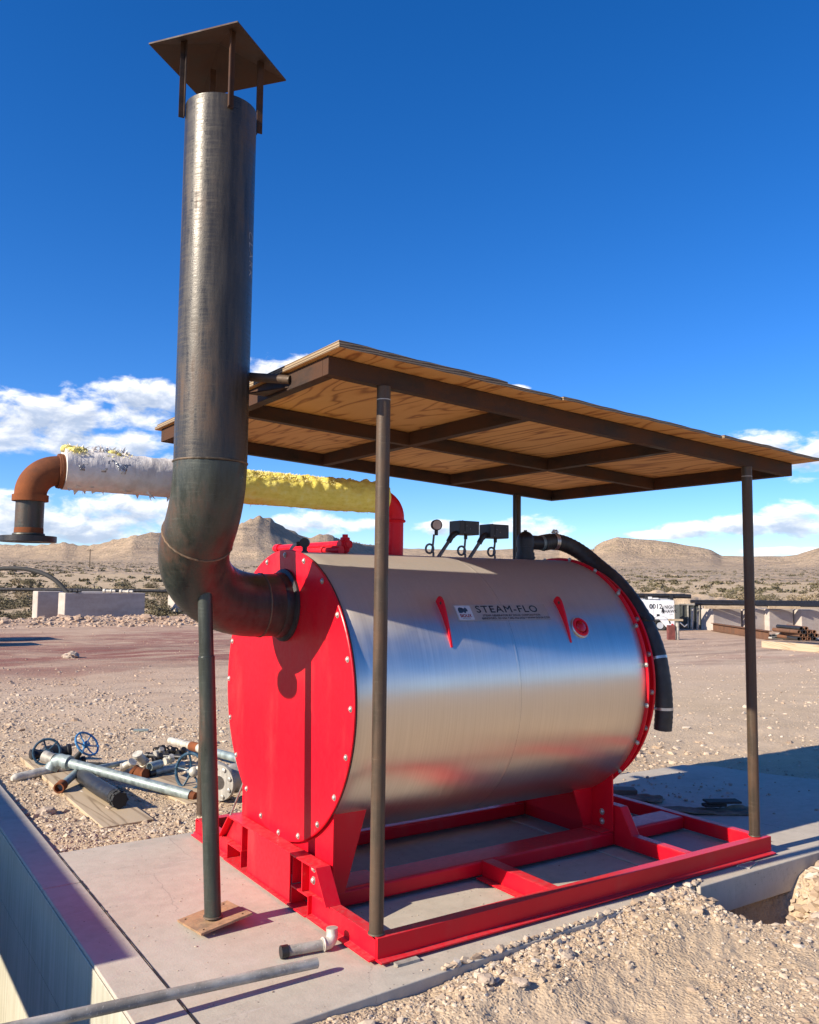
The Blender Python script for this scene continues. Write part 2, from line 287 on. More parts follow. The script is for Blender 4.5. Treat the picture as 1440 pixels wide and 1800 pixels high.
n=mat('ply_top'); p=n.pos(); a=n.noise(n.sc(p,(14,1.,1)),1.,4,.6); n.bsdf(n.ramp(a,[(.3,(.24,.16,.09)),(.7,(.42,.31,.19))]),.85)
n=mat('ply_edge'); z=n.sep(n.obj())[2]; a=n.noise(n.obj(),30,3,.6); st=n.ss(n.m('SINE',n.m('MULTIPLY_ADD',z,700.,n.m('MULTIPLY',a,2.))),-.5,.5); n.bsdf(n.mix(st,(.10,.065,.037),(.33,.245,.15)),.85)
n=mat('insulation'); p=n.pos(); a=n.noise(p,26,6,.7); b=n.noise(n.sc(p,(8,60,60)),1.,4,.7); n.bsdf(n.ramp(n.m('ADD',n.m('MULTIPLY',a,.6),n.m('MULTIPLY',b,.4)),[(.3,(.70,.57,.07)),(.5,(.86,.75,.16)),(.7,(.90,.84,.34))]),.95,0,n.bump(a,.8,.012))
n=mat('yellow_wool'); a=n.noise(n.pos(),60,5,.7); n.bsdf(n.ramp(a,[(.3,(.55,.44,.08)),(.55,(.82,.72,.24)),(.75,(.88,.84,.50))]),.95,0,n.bump(a,1.,.006))
n=mat('fluff'); a=n.noise(n.pos(),40,4,.6); n.bsdf(n.mix(a,(.80,.68,.18),(.90,.86,.48)),.95)
n=mat('jacket'); p=n.pos(); a=n.noise(p,11,6,.65); w=n.noise(n.sc(p,(20,5,5)),1.,4,.6); n.bsdf(n.ramp(a,[(.3,(.50,.46,.42)),(.6,(.70,.67,.63))]),.6,0,n.bump(n.m('ADD',a,w),.5,.012))
n=mat('foil'); p=n.pos(); a=n.noise(p,28,5,.7); n.bsdf(n.mix(n.ss(a,.4,.6),(.30,.33,.36),(.72,.72,.70)),n.ss(a,.3,.7,.2,.45),.8,n.bump(a,.9,.02))
# ground
def ground_mat(name,far):
    n=mat(name); p=n.pos(); x_,y_,z_=n.sep(p)[:3]
    big=n.noise(p,.35,5,.6); mid=n.noise(p,2.2,6,.65); fi=n.noise(p,28,5,.7); cell=n.vor(p,75,out='Color'); cd_=n.vor(p,75); cs=n.sep(cell)[0]; cell2=n.sep(n.vor(p,24,out='Color'))[1]; cd2=n.vor(p,24)
    dx=n.m('SUBTRACT',x_,CAM.x); dy=n.m('SUBTRACT',y_,CAM.y); dist=n.m('SQRT',n.m('ADD',n.m('MULTIPLY',dx,dx),n.m('MULTIPLY',dy,dy)))
    sand=n.mix(n.ss(big,.35,.65),(.53,.395,.25),(.56,.425,.285)); sand=n.mix(n.ss(mid,.3,.7),sand,n.sc(sand,.80))
    pink=n.mix(n.ss(mid,.35,.65),(.39,.255,.172),(.49,.345,.24)); 
    bx=n.ss(y_,3.5,11.); col=n.mix(n.m('MULTIPLY',bx,.85),sand,pink)
    # pale gravel verge and red stained tyre tracks of the yard
    pale=n.m('MULTIPLY',n.ss(y_,5.,9.),n.ss(y_,12.5,9.5)); col=n.mix(n.m('MULTIPLY',pale,n.ss(big,.3,.6,.2,.75)),col,(.54,.41,.29))
    wy=n.m('MULTIPLY_ADD',n.m('SUBTRACT',n.noise(p,.22,3,.5),.5),9.,y_)
    rd=n.m('MULTIPLY',n.ss(wy,10.5,16.),n.ss(wy,28.,22.)); rd=n.m('MULTIPLY',rd,n.ss(x_,13.,7.)); rn=n.noise(n.sc(p,(.30,.62,1)),1.,7,.72,.6)
    col=n.mix(n.m('MULTIPLY',rd,n.ss(rn,.40,.56,.10,1.)),col,(.20,.055,.038)); col=n.mix(n.m('MULTIPLY',n.m('MULTIPLY',n.ss(wy,17.,20.),n.ss(wy,27.,23.)),n.ss(rn,.52,.6,0,.7)),col,(.56,.42,.295))
    rd2=n.m('MULTIPLY',n.m('MULTIPLY',n.ss(y_,7.,8.5),n.ss(y_,12.,10.)),n.ss(x_,12.,14.)); col=n.mix(n.m('MULTIPLY',rd2,n.ss(rn,.45,.65,0,.5)),col,(.34,.17,.115))
    tr=n.noise(n.sc(n.vm('ADD',p,n.comb(0.,n.m('MULTIPLY',big,2.),0.)),(.12,2.4,1)),1.,4,.6); col=n.mix(n.m('MULTIPLY',n.ss(y_,6.,12.),n.ss(tr,.48,.62,0,.55)),col,(.235,.145,.10))
    wob=n.m('MULTIPLY',n.m('SUBTRACT',n.noise(n.sc(p,(.09,.02,1)),1.,2,.5),.5),7.)
    for c0,sl in((8.3,.05),(9.9,.05),(12.2,-.06),(13.7,-.06),(17.,.02),(6.9,.11)):
        dl=n.m('ABSOLUTE',n.m('SUBTRACT',n.m('ADD',y_,wob),n.m('MULTIPLY_ADD',x_,sl,c0))); tm=n.ss(dl,.26,.10); tread=n.noise(n.sc(p,(7,1.5,1)),1.,3,.7)
        col=n.mix(n.m('MULTIPLY',n.m('MULTIPLY',tm,n.ss(tread,.35,.6,.15,.55)),n.ss(x_,2.2,3.5)),col,n.sc(col,.62))
    des=n.ss(dist,36.,42.); dcol=n.mix(n.ss(n.noise(p,.5,5,.65),.4,.62),(.50,.37,.22),(.38,.285,.17)); col=n.mix(des,col,dcol)
    st=n.ramp(cs,[(0.,(.32,.225,.145)),(.3,(.42,.31,.20)),(.6,(.50,.385,.26)),(.85,(.56,.46,.335)),(1.,(.25,.185,.13))])
    gr=n.m('MULTIPLY',n.ss(cd_,.75,.35),n.ss(n.m('ADD',n.m('MULTIPLY',fi,.4),n.m('MULTIPLY',mid,.6)),.40,.58,.25,.95)); gr=n.m('MULTIPLY',gr,n.ss(dist,26.,9.))
    col=n.mix(n.m('MULTIPLY',gr,.5),col,st); col=n.mix(n.m('MULTIPLY',n.ss(fi,.45,.3),.25),col,(.17,.125,.10))
    hgt=n.m('ADD',n.m('MULTIPLY',n.m('SUBTRACT',1.,cd_),n.m('MULTIPLY',gr,.8)),n.m('ADD',n.m('MULTIPLY',fi,1.1),n.m('MULTIPLY',n.m('SUBTRACT',1.,cd2),n.ss(cell2,.55,.7,0.,1.3))))
    n.bsdf(col,.95,0,n.bump(hgt,.55,.012))
ground_mat('ground',False)
n=mat('stones'); gi=n.new('ShaderNodeNewGeometry').outputs['Random Per Island']; a=n.noise(n.pos(),40,3,.6); col=n.ramp(gi,[(0.,(.31,.225,.16)),(.3,(.43,.325,.23)),(.55,(.50,.39,.28)),(.85,(.55,.455,.345)),(1.,(.58,.51,.42))]); y2=n.ss(n.sep(n.pos())[1],6.,13.); col=n.mix(n.m('MULTIPLY',y2,.55),col,(.44,.295,.205)); n.bsdf(n.mix(n.ss(a,.3,.7,0,.4),col,n.sc(col,.7)),.95)
n=mat('rock'); a=n.noise(n.pos(),18,5,.6); n.bsdf(n.ramp(a,[(.3,(.30,.23,.175)),(.7,(.47,.385,.305))]),.95,0,n.bump(a,.8,.012))
n=mat('spoil'); p=n.pos(); a=n.noise(p,1.2,5,.65); b=n.noise(p,7,4,.7); n.bsdf(n.ramp(n.m('ADD',n.m('MULTIPLY',a,.5),n.m('MULTIPLY',b,.5)),[(.3,(.42,.29,.165)),(.6,(.58,.44,.29))]),.95,0,n.bump(b,.8,.1))
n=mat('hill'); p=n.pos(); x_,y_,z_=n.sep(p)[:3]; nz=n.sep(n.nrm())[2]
a=n.noise(p,.006,6,.6); b=n.noise(p,.05,5,.65); dots=n.vor(n.sc(p,(1,1,.3)),.20); dots2=n.vor(n.sc(p,(1,1,.3)),.075); str_=n.noise(n.comb(n.m('MULTIPLY',x_,.004),n.m('MULTIPLY',y_,.004),n.m('MULTIPLY',z_,.16)),1.,5,.7)
col=n.mix(n.ss(a,.35,.65),(.42,.305,.195),(.50,.37,.24)); col=n.mix(n.ss(b,.44,.62,0,.55),col,(.29,.21,.145))
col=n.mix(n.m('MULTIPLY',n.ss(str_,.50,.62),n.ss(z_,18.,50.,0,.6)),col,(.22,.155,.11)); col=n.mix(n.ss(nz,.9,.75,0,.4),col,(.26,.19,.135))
dist=n.m('SQRT',n.m('ADD',n.m('MULTIPLY',x_,x_),n.m('MULTIPLY',y_,y_))); pl_=n.ss(dist,900.,500.)
col=n.mix(n.m('MULTIPLY',n.ss(dots,.42,.25),n.m('MULTIPLY_ADD',pl_,.15,.36)),col,(.17,.14,.085)); col=n.mix(n.m('MULTIPLY',n.ss(dots2,.40,.2),.4),col,(.20,.16,.10))
n.bsdf(col,.95,0,n.bump(n.m('ADD',b,n.m('MULTIPLY',n.noise(p,.4,4,.7),.5)),1.,4.))
def leafmat(name,c0,c1):
    n=mat(name); gi=n.new('ShaderNodeNewGeometry').outputs['Random Per Island']; n.bsdf(n.mix(gi,c0,c1),.8)
leafmat('shrub',(.085,.074,.038),(.17,.142,.08)); leafmat('dry_shrub',(.20,.155,.09),(.30,.235,.145)); plain('twig',(.12,.09,.06),.9)
# ------------------------------------------------------------------ setting: ground, slabs, trench, hills
F=1506.43
def at(u,v,D): return CAM+D*(f_+r_*((u-720)/F)-u_*((v-900)/F))     # photo measure -> point at a real distance
def front1(x): return -.224+.0531*(x+.433)
def plain_h(r): return np.maximum(0,r-40)*.024
def ground_h(x,y):
    r=np.hypot(x-CAM.x,y-CAM.y)
    z=-.070+.035*(fbm(x*.9,y*.9,4,3)-.5)+.026*(fbm(x*4,y*4,4,9)-.5)*sst(14-r,0,6)+.022*(fbm(x*16,y*16,3,21)-.5)*sst(9-r,0,4)
    d=front1(x)-y                                            # distance in front of slab one
    lip=sst(.55-d,0,.5)*(d>-.06)*sst(2.05-x,0,.25)*(x>-.75)
    z=z+.035*sst(x,1.0,1.6)*lip; z=z+lip*(.040+.035*(fbm(x*5,y*5,4,31)-.5))
    z=z+.05*np.exp(-((x-.35)/.55)**2-((y+.42)/.16)**2)*fbm(x*9,y*9,4,33)
    z=z-.50*np.exp(-((x-2.30)/.36)**4-((y+.24)/.17)**2)
    lum=fbm(x*10,y*10,4,35)
    z=z+(.075+.26*(lum-.5)+.12*(fbm(x*26,y*26,3,37)-.5))*np.exp(-((x-2.86)/.22)**2-((y+.40)/.17)**2)+(.06+.22*(lum-.5))*np.exp(-((x-3.4)/.5)**2-((y+.55)/.22)**2)
    z=z+.035*sst(y,2.2,2.35)*sst(x,.8,-.3)*sst(7-y,0,3)
    berm=np.exp(-((y-29.3-.8*np.sin(x*.4))/1.1)**2)*sst(x,-8,2)*sst(17-x,0,4)
    z=z+berm*(.20+.4*(fbm(x*1.5,y*1.5,4,41)-.4))
    mnd=np.exp(-((x-3.6)/.7)**2-((y-2.9)/.5)**2); z=z+mnd*.10*fbm(x*7,y*7,4,43)
    s1=(x>-.74)&(x<1.93)&(y>front1(x)+.04)&(y<2.17); s2=(x>1.87)&(x<4.45)&(y>-.07)&(y<1.8); s3=(x>4.3)&(x<6.6)&(y>-.07)&(y<.66)
    z=np.where(s1|s2|s3,np.minimum(z,-.12),z)
    return z+plain_h(r)+.5*(fbm(x*.06,y*.06,3,51)-.5)*sst(r,38,60)
az_f=np.radians(np.linspace(3,65,800)); az_c=np.radians(np.linspace(65,363,130)[1:-1]); AZ=np.concatenate([az_f,az_c]); RR=np.concatenate([[.15,.5],np.geomspace(.9,140,560)])
A_,R_=np.meshgrid(AZ,RR); X=CAM.x+R_*np.sin(A_); Y=CAM.y+R_*np.cos(A_); Z=ground_h(X,Y)
def polar_faces(nr,na):
    i,j=np.meshgrid(np.arange(nr-1),np.arange(na),indexing='ij'); j2=(j+1)%na
    return np.stack([i*na+j,i*na+j2,(i+1)*na+j2,(i+1)*na+j],-1).reshape(-1,4)[:,::-1]
V=np.stack([X,Y,Z],-1).reshape(-1,3); Fq=polar_faces(len(RR),len(AZ)); C_=V[Fq].mean(1)
keep=~((C_[:,0]>-3.05)&(C_[:,0]<-.83)&(C_[:,1]>-.4)&(C_[:,1]<8.1)); tag(mesh_np('ground','ground',V,Fq[keep]),kind='structure')
m=MB().prism([(-.770,front1(-.77),0),(1.880,front1(1.88),0),(1.880,2.2,0),(-.770,2.2,0)],(0,0,-.2)); tag(m.build('concrete_pad','concrete',bevel=.006,smooth=50),kind='structure')
m=MB().prism([(1.8845,-.128,.006),(6.7,-.14,.006),(6.7,.68,.006),(4.95,.74,.006),(4.78,.95,.006),(4.62,1.3,.006),(4.5,1.7,.006),(4.3,1.9,.006),(1.8845,1.97,.006)],(0,0,-.17)); tag(m.build('concrete_pad','concrete',bevel=.007,smooth=50),kind='structure')
for a,b in((-.32,1.637),(1.643,8.2)): tag(MB().box(-.96,-.774,a,b,-.378,0).build('trench_wall','concrete',bevel=.006,smooth=50),kind='structure')
# the formed face of the trench, built in two lifts
tag(MB().box(-.968,-.9602,-.32,8.2,-.378,-.012).build('trench_wall','wall_concrete',bevel=.004),kind='structure')
tag(MB().box(-.965,-.777,-.32,8.2,-1.9,-.384).build('trench_wall','wall_concrete'),kind='structure')
tag(MB().box(-3.1,-.777,-.45,8.3,-2.05,-1.9).build('trench_floor','wall_concrete'),kind='structure')
for b in((-3.15,-2.95,-.45,8.3),(-2.95,-.969,-.45,-.33),(-2.95,-.969,8.05,8.3)): tag(MB().box(b[0],b[1],b[2],b[3],-1.9,-.01).build('trench_wall','wall_concrete'),kind='structure')
ys=np.arange(-.3,2.2,.012); jw=.002+.004*np.array(fbm(ys*14,ys*0,4,71))**2+.009*(np.array(fbm(ys*5,ys*0+3,3,72))>.70)*fbm(ys*60,ys*0,2,73); vs=[];fs=[]
for i,(y,w) in enumerate(zip(ys,jw)): vs+=[(-.772-w,y,.0025),(-.772+w*.8,y,.0025)]
for i in range(len(ys)-1): fs.append((2*i,2*i+1,2*i+3,2*i+2))
tag(MB().add(vs,fs).build('pavement_joint','tire'),kind='structure')
# hills
RID=[(-60,1.2),(-30,2.0),(-10,1.6),(2,2.2),(8.4,2.13),(10.3,2.08),(12.1,2.34),(12.8,2.15),(13.8,2.21),(14.9,2.56),(16.3,2.93),(17.5,3.14),(18.4,3.09),(20.5,2.82),(22,3.22),(23,3.99),(23.9,4.39),(24.7,4.26),(25.6,3.68),(27.2,2.95),(27.9,3.23),(28.5,3.28),(29.4,2.91),(30.9,2.63),(33.2,2.39),(35.5,2.34),(38.9,2.3),(41.9,2.47),(44.5,2.33),(46,2.48),(46.7,2.93),(47.6,3.22),(48.9,3.07),(51,2.81),(52.7,2.52),(53.4,2.34),(54,1.98),(55.7,1.9),(57.6,1.94),(58.3,2.04),(59.5,2.45),(61,3.1),(64,3.5),(70,2.4),(90,1.5),(130,1.9),(180,1.3),(230,1.8),(300,1.2)]
DR=[(-60,2000),(5,1700),(16,1200),(20,1300),(24,1500),(29,1700),(33,2600),(44,2600),(46.2,1000),(60,1000),(70,1400),(300,2000)]
hz=np.concatenate([np.linspace(3,65,620),np.linspace(65,363,150)[1:-1]]); hr=np.geomspace(118,5200,190)
HA,HR=np.meshgrid(hz,hr); ha=np.where(HA>300,HA-360,HA)
rid=np.interp(ha,[a for a,b in RID],[b for a,b in RID]); dr=np.interp(ha,[a for a,b in DR],[b for a,b in DR])
hx=CAM.x+HR*np.sin(np.radians(HA)); hy=CAM.y+HR*np.cos(np.radians(HA))
pl=np.minimum(plain_h(HR),14.4); H=1.55+dr*np.tan(np.radians(rid)); t=np.clip((HR-560)/(dr-560),0,1)
prof=.75*t**1.9+.25*sst(t,.1,1.); mesa=.8*sst(ha,45.5,47.5)*sst(57-ha,0,6); prof=prof*(1-mesa)+mesa*(.25*t+.30*sst(t,.35,.48)+.2*sst(t,.60,.66)+.25*sst(t,.85,.97))
hh=pl+(H-pl)*prof; beyond=np.clip((HR-dr)/dr,0,1); hh=np.where(HR>dr,H*(1-.9*beyond),hh)
g1=1-np.abs(2*fbm(hx*.0035,hy*.0035,5,61)-1); g2=1-np.abs(2*fbm(hx*.012,hy*.012,4,63)-1)
hh=hh-(hh-pl)*(.42*g1+.34*g2)*np.sin(np.pi*np.clip(t,0,1))**.8*(HR<=dr)+ (fbm(hx*.03,hy*.03,4,65)-.5)*np.clip(hh-pl,0,40)*.09
hh=hh+.8*(fbm(hx*.06,hy*.06,3,51)-.5)-.35*sst(170-HR,0,60)
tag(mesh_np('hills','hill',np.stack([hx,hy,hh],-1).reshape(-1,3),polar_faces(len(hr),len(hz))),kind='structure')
# bank of dug spoil behind the pipe racks
bu=np.linspace(0,1,140); bv=np.linspace(0,1,34); BU,BV=np.meshgrid(bu,bv); pa=np.radians(41+BU*17); pr=44+BV*9+1.2*np.sin(BU*9)
bz=np.sin(np.pi*BV)**.8*(.95+.9*(fbm(BU*9,BV*2.2,5,81,.6)-.45))*sst(BU,0,.2)*sst(1-BU,0,.35)*1.15+.30*(fbm(BU*34,BV*10,5,83,.6)-.5)*np.sin(np.pi*BV)**.3; bx_=CAM.x+pr*np.sin(pa); by_=CAM.y+pr*np.cos(pa)
fi_,fj_=np.meshgrid(np.arange(33),np.arange(139),indexing='ij'); ff=np.stack([fi_*140+fj_,fi_*140+fj_+1,(fi_+1)*140+fj_+1,(fi_+1)*140+fj_],-1).reshape(-1,4)
tag(mesh_np('spoil_bank','spoil',np.stack([bx_,by_,bz+ground_h(bx_,by_)-.05],-1).reshape(-1,3),ff),kind='structure')
# loose stones
gold=(1+5**.5)/2; IV=np.array([(-1,gold,0),(1,gold,0),(-1,-gold,0),(1,-gold,0),(0,-1,gold),(0,1,gold),(0,-1,-gold),(0,1,-gold),(gold,0,-1),(gold,0,1),(-gold,0,-1),(-gold,0,1)],float); IV/=np.linalg.norm(IV[0])
IF=np.array([(0,11,5),(0,5,1),(0,1,7),(0,7,10),(0,10,11),(1,5,9),(5,11,4),(11,10,2),(10,7,6),(7,1,8),(3,9,4),(3,4,2),(3,2,6),(3,6,8),(3,8,9),(4,9,5),(2,4,11),(6,2,10),(8,6,7),(9,8,1)])
def stones(x,y,z,s,rng):
    k=len(x); v=IV[None]*(1+rng.uniform(-.42,.42,(k,12,1)))*s[:,None,None]*rng.uniform(.6,1.25,(k,1,3))
    q=rng.normal(size=(k,4)); q/=np.linalg.norm(q,axis=1)[:,None]; w,a,b,c=q.T
    Rm=np.stack([np.stack([1-2*(b*b+c*c),2*(a*b-c*w),2*(a*c+b*w)],-1),np.stack([2*(a*b+c*w),1-2*(a*a+c*c),2*(b*c-a*w)],-1),np.stack([2*(a*c-b*w),2*(b*c+a*w),1-2*(a*a+b*b)],-1)],1)
    v=np.einsum('kij,knj->kni',Rm,v); v[...,2]*=.65; v+=np.stack([x,y,z],-1)[:,None,:]
    return v.reshape(-1,3),(IF[None]+12*np.arange(k)[:,None,None]).reshape(-1,3)
K=330000; a=np.radians(RNG.uniform(4,64,K)); r=np.exp(RNG.uniform(np.log(1.3),np.log(30),K)); x=CAM.x+r*np.sin(a); y=CAM.y+r*np.cos(a)
clump=fbm(x*2.2,y*2.2,4,91); edge=np.exp(-((front1(x)-y-.12)/.14)**2)*(x<1.9)+np.exp(-((x-2.8)/.6)**2-((y+.35)/.3)**2)
fore=(y<0); dens=np.where(fore,.05+.55*sst(clump,.52,.68)+.8*edge,.25+.6*sst(clump,.35,.6)); dens=np.where(y>8,(.16+.5*sst(14-y,0,5))*sst(clump,.3,.6),dens); dens=np.where((x>1.5)&(y>0),dens*np.where(x>3,.12,.4),dens); dens=np.where((y>27)&(y<31.5)&(x>-2)&(x<16),1.,dens)
inpad=((x>-.80)&(x<1.9)&(y>front1(x)-.015)&(y<2.215))|((x>1.86)&(x<4.5)&(y>-.15)&(y<1.99))|((x>4.3)&(x<6.75)&(y>-.15)&(y<.76))|((x<-.75)&(x>-3.1)&(y<8.3))
ok=(RNG.uniform(size=K)<dens)&(~inpad|((RNG.uniform(size=K)<.012+.10*np.exp(-((y-front1(x))/.10)**2))&(x>-.77)&(x<4.3)&(y>front1(x)+.01)&(y<1.8))); x,y,r,fore,edge,clump=[q[ok] for q in(x,y,r,fore,edge,clump)]; k=len(x)
s=np.exp(RNG.normal(np.log(.0042),.5,k))*np.where(fore,1.,1.1)*np.clip((r/3.2)**.6,.8,2.2); s=np.where(RNG.uniform(size=k)<.02*(1+5*edge),s*1.9,s); s=np.clip(s,.002,.05); s=np.where(inpad[ok],np.minimum(s*.5,.005),s)
kr=2600; rx=RNG.uniform(-3,19,kr); ry=29.2+.8*np.sin(rx*.4)+RNG.normal(0,.75,kr)-.6; rs=np.clip(np.exp(RNG.normal(np.log(.05),.5,kr)),.02,.22)
km=2600; mx=np.concatenate([RNG.normal(2.80,.28,km),RNG.normal(3.6,.7,km)]); my=np.concatenate([RNG.normal(-.42,.14,km),RNG.normal(2.95,.35,km)]); ms=np.clip(np.exp(RNG.normal(np.log(.012),.65,2*km)),.004,.045); mk=~((my>-.15)&(my<1.99)); 
kb=420; bxs=RNG.normal(2.85,.22,kb); bys=np.minimum(RNG.normal(-.40,.11,kb),-.19); bss=np.clip(np.exp(RNG.normal(np.log(.026),.4,kb)),.012,.06)
kl=1600; lx=RNG.uniform(.2,1.95,kl); ly=front1(lx)-np.abs(RNG.normal(0,.05,kl))+.025; lss=np.clip(np.exp(RNG.normal(np.log(.008),.5,kl)),.003,.022)
x=np.concatenate([x,rx,mx[mk],bxs,lx]); y=np.concatenate([y,ry,my[mk],bys,ly]); s=np.concatenate([s,rs,ms[mk],bss,lss])
onp=((x>-.77)&(x<4.3)&(y>front1(x)+.01)&(y<1.8)); v,fq=stones(x,y,np.where(onp,.008*(x>1.88)+s*.4,ground_h(x,y)+s*.05),s,RNG); tag(mesh_np('gravel','stones',v,fq,False),'loose pale gravel scattered over the yard around the pad','gravel',kind='stuff')
ROCKS=[(.40,-.42,.026,'pale chipped rock lying alone on the sand below the front post'),(.30,-.33,.03,'whitish rock at the gravelly lip of the pad below the front post'),(-.14,-.17,.022,'small pale rock at the pad edge by the grey rod end'),(.76,-.31,.03,'grey rock in the stone cluster on the sand'),(.46,-.68,.02,'dark flat rock lying low on the foreground sand'),(2.06,-.20,.045,'broken concrete chunk at the mouth of the dug hole'),(2.3,15.7,.14,'pale round boulder on the red stained yard'),(-.62,3.25,.05,'tan rock beside the weathered board and trench wall')]
for x,y,s,lab in ROCKS:
    bm=bmesh.new(); bmesh.ops.create_icosphere(bm,subdivisions=3,radius=1)
    for q in bm.verts:
        f=fbm(np.array([q.co.x*1.3+x*9]),np.array([q.co.y*1.3+q.co.z*1.7+y*7]),3,5)[0]; g=fbm(np.array([q.co.x*3+x*5]),np.array([q.co.y*3-q.co.z*3.4+y*3]),2,15)[0]; q.co*=.45+.8*round(f*6)/6+.35*g; q.co.x*=1.25; q.co.z*=.6
    me=bpy.data.meshes.new('rock'); bm.to_mesh(me); bm.free(); me.materials.append(MATS['rock']); me.shade_smooth(); me.set_sharp_from_angle(angle=R(18))
    o=bpy.data.objects.new('rock',me); COL.objects.link(o); o.location=(x,y,float(ground_h(np.array([x]),np.array([y]))[0])+s*.35); o.scale=(s,)*3; o.rotation_euler=(0,0,x*5); tag(o,lab,'rock','single rocks lying on the ground')
# desert shrubs
def shrub_geo(rng,kq,leaf):
    u=rng.uniform(size=kq)**.45; th=rng.uniform(0,2*np.pi,kq); ph=np.arccos(rng.uniform(-.05,1,kq)); lob=1+.3*np.sin(th*3+rng.uniform(0,6))+.2*np.sin(th*5)
    c=np.stack([u*np.sin(ph)*np.cos(th)*lob,u*np.sin(ph)*np.sin(th)*lob,.08+.75*u*np.cos(ph)],-1)
    d1=rng.normal(size=(kq,3)); d1/=np.linalg.norm(d1,axis=1)[:,None]; d2=np.cross(d1,rng.normal(size=(kq,3))); d2/=np.linalg.norm(d2,axis=1)[:,None]; L=leaf*rng.uniform(.6,1.4,(kq,1))
    return np.stack([c-d1*L,c+d2*L*.5,c+d1*L,c-d2*L*.5],1).reshape(-1,3),np.arange(kq*4).reshape(-1,4)
SH=[]
for i in range(6):
    v,fq=shrub_geo(RNG,420,.085); me_o=mesh_np('desert_shrub','dry_shrub' if i in(1,4) else 'shrub',v,fq,False); SH.append(me_o)
LAB=['grey green creosote shrub on the desert plain','dry straw coloured bush on the desert plain','dark olive shrub on the desert plain','wide grey green shrub on the desert plain','bleached dry tuft on the desert plain','round olive bush on the desert plain']
K=5600; a=np.radians(RNG.uniform(4,63,K)); r=38+(520-38)*RNG.uniform(size=K)**1.25; x=CAM.x+r*np.sin(a); y=CAM.y+r*np.cos(a); ok=((np.degrees(a)<33)|(r>58))&(fbm(x*.05,y*.05,3,7)>.34); x,y,r=x[ok],y[ok],r[ok]; s=RNG.uniform(.25,.78,len(x)); o_=np.argsort(r/s); x,y,r,s=x[o_],y[o_],r[o_],s[o_]; z=ground_h(x,y)
for i in range(300):
    k=i%6; o=SH[k] if i<6 else SH[k].copy()
    if i>=6: COL.objects.link(o)
    o.location=(x[i],y[i],z[i]-.03); o.scale=(s[i],s[i],s[i]*RNG.uniform(.7,1.05)); o.rotation_euler=(0,0,RNG.uniform(0,6.28)); tag(o,LAB[k],'shrub','shrubs dotted over the desert plain')
VV=[];FF=[]
z=np.where(r>125,np.minimum(plain_h(r),14.4)-.1,z)
for i in range(300,len(x)):
    v,fq=shrub_geo(RNG,22,.32); FF.append(fq+len(VV)*88); VV.append(v*np.array([s[i],s[i],s[i]*.8])+np.array([x[i],y[i],z[i]-.05]))
tag(mesh_np('desert_scrub','shrub',np.concatenate(VV),np.concatenate(FF),False),'far desert scrub speckling the plain below the hills','scrub',kind='stuff')
# ------------------------------------------------------------------ skid frame
sk=thing('skid_frame','red painted steel skid frame under the boiler on the concrete pad','frame',(1.35,1.05,0))
PROF=[(.036,.012),(.036,.019),(.005,.023),(.005,.105),(-.052,.105),(-.052,.097),(-.004,.093),(-.004,.023),(-.052,.019),(-.052,.012)]
def rail(p0,p1,out,dz=0.):
    out=Vector(out); p0=Vector(p0); return MB().prism([p0+out*u+Vector((0,0,z+dz)) for u,z in PROF],Vector(p1)-p0)
rail((0,.005,0),(2.70,.005,0),(0,-1,0)).build('side_rail','red_paint',sk,bevel=.002)
rail((0,2.095,0),(2.70,2.095,0),(0,1,0)).build('side_rail','red_paint',sk,bevel=.002)
rail((.005,.0125,0),(.005,.575,0),(-1,0,0),.0015).build('end_beam','red_paint',sk,bevel=.002)
rail((.005,1.56,0),(.005,2.0875,0),(-1,0,0),.0015).build('end_beam','red_paint',sk,bevel=.002)
MB().box(2.64,2.698,.058,2.042,.02,.102).build('end_beam','red_paint',sk,bevel=.006)
for a,b in((.062,2.003),(2.073,2.639)):
    MB().box(a,b,.566,.750,.02,.098).build('inner_rail','red_paint',sk,bevel=.014); MB().box(a,b,1.35,1.534,.02,.098).build('inner_rail','red_paint',sk,bevel=.014)
for a,b in((.058,.565),(1.535,2.042)): 
    q=MB().box(1.0,1.012,a,b,.02,.099).box(1.012,1.07,a,b,.091,.099).box(.96,1.07,a,b,.012,.0195); q.build('cross_member','red_paint',sk,bevel=.002)
q=MB().prism([(2.005,.058,.02),(2.005,.058,.104),(2.005,.43,.104),(2.005,.52,.25),(2.005,1.58,.25),(2.005,1.67,.104),(2.005,2.042,.104),(2.005,2.042,.02)],(.065,0,0)); q.build('cross_member','red_paint',sk,bevel=.008)
# raised end frame with fork pockets
ef=MB()
ef.prism([(-.022,.400,.1065),(-.022,.506,.250),(-.022,1.545,.250),(-.022,1.680,.1065),(-.022,1.670,.1065),(-.022,1.541,.242),(-.022,.510,.242),(-.022,.411,.1065)],(.078,0,0))
ef.box(-.020,-.010,.768,1.272,.0205,.2415).box(-.036,.056,.5755,1.5595,.012,.0195)
for y in(.640,.757,1.274,1.350): ef.box(-.0095 if y in(.757,1.274) else -.019,.044,y,y+.008,.108,.2412)
for y0,y1 in((.584,.749),(1.366,1.548)):
    ef.box(-.019,.40,y0,y1,.097,.1055).box(-.0185,.40,y0-.0075,y0-.0005,.020,.105).box(-.0185,.40,y1+.0005,y1+.0075,.020,.105).box(.40,.406,y0,y1,.02,.097)
ef.box(.045,.0545,.630,1.365,.108,.2415)
ef.prism([(.018,.426,.107),(.018,.515,.241),(.018,.6395,.241),(.018,.6395,.107)],(.008,0,0)).prism([(.018,1.659,.107),(.018,1.538,.241),(.018,1.3585,.241),(.018,1.3585,.107)],(.008,0,0))
ef=ef.build('end_frame','red_paint',sk,bevel=.0015)
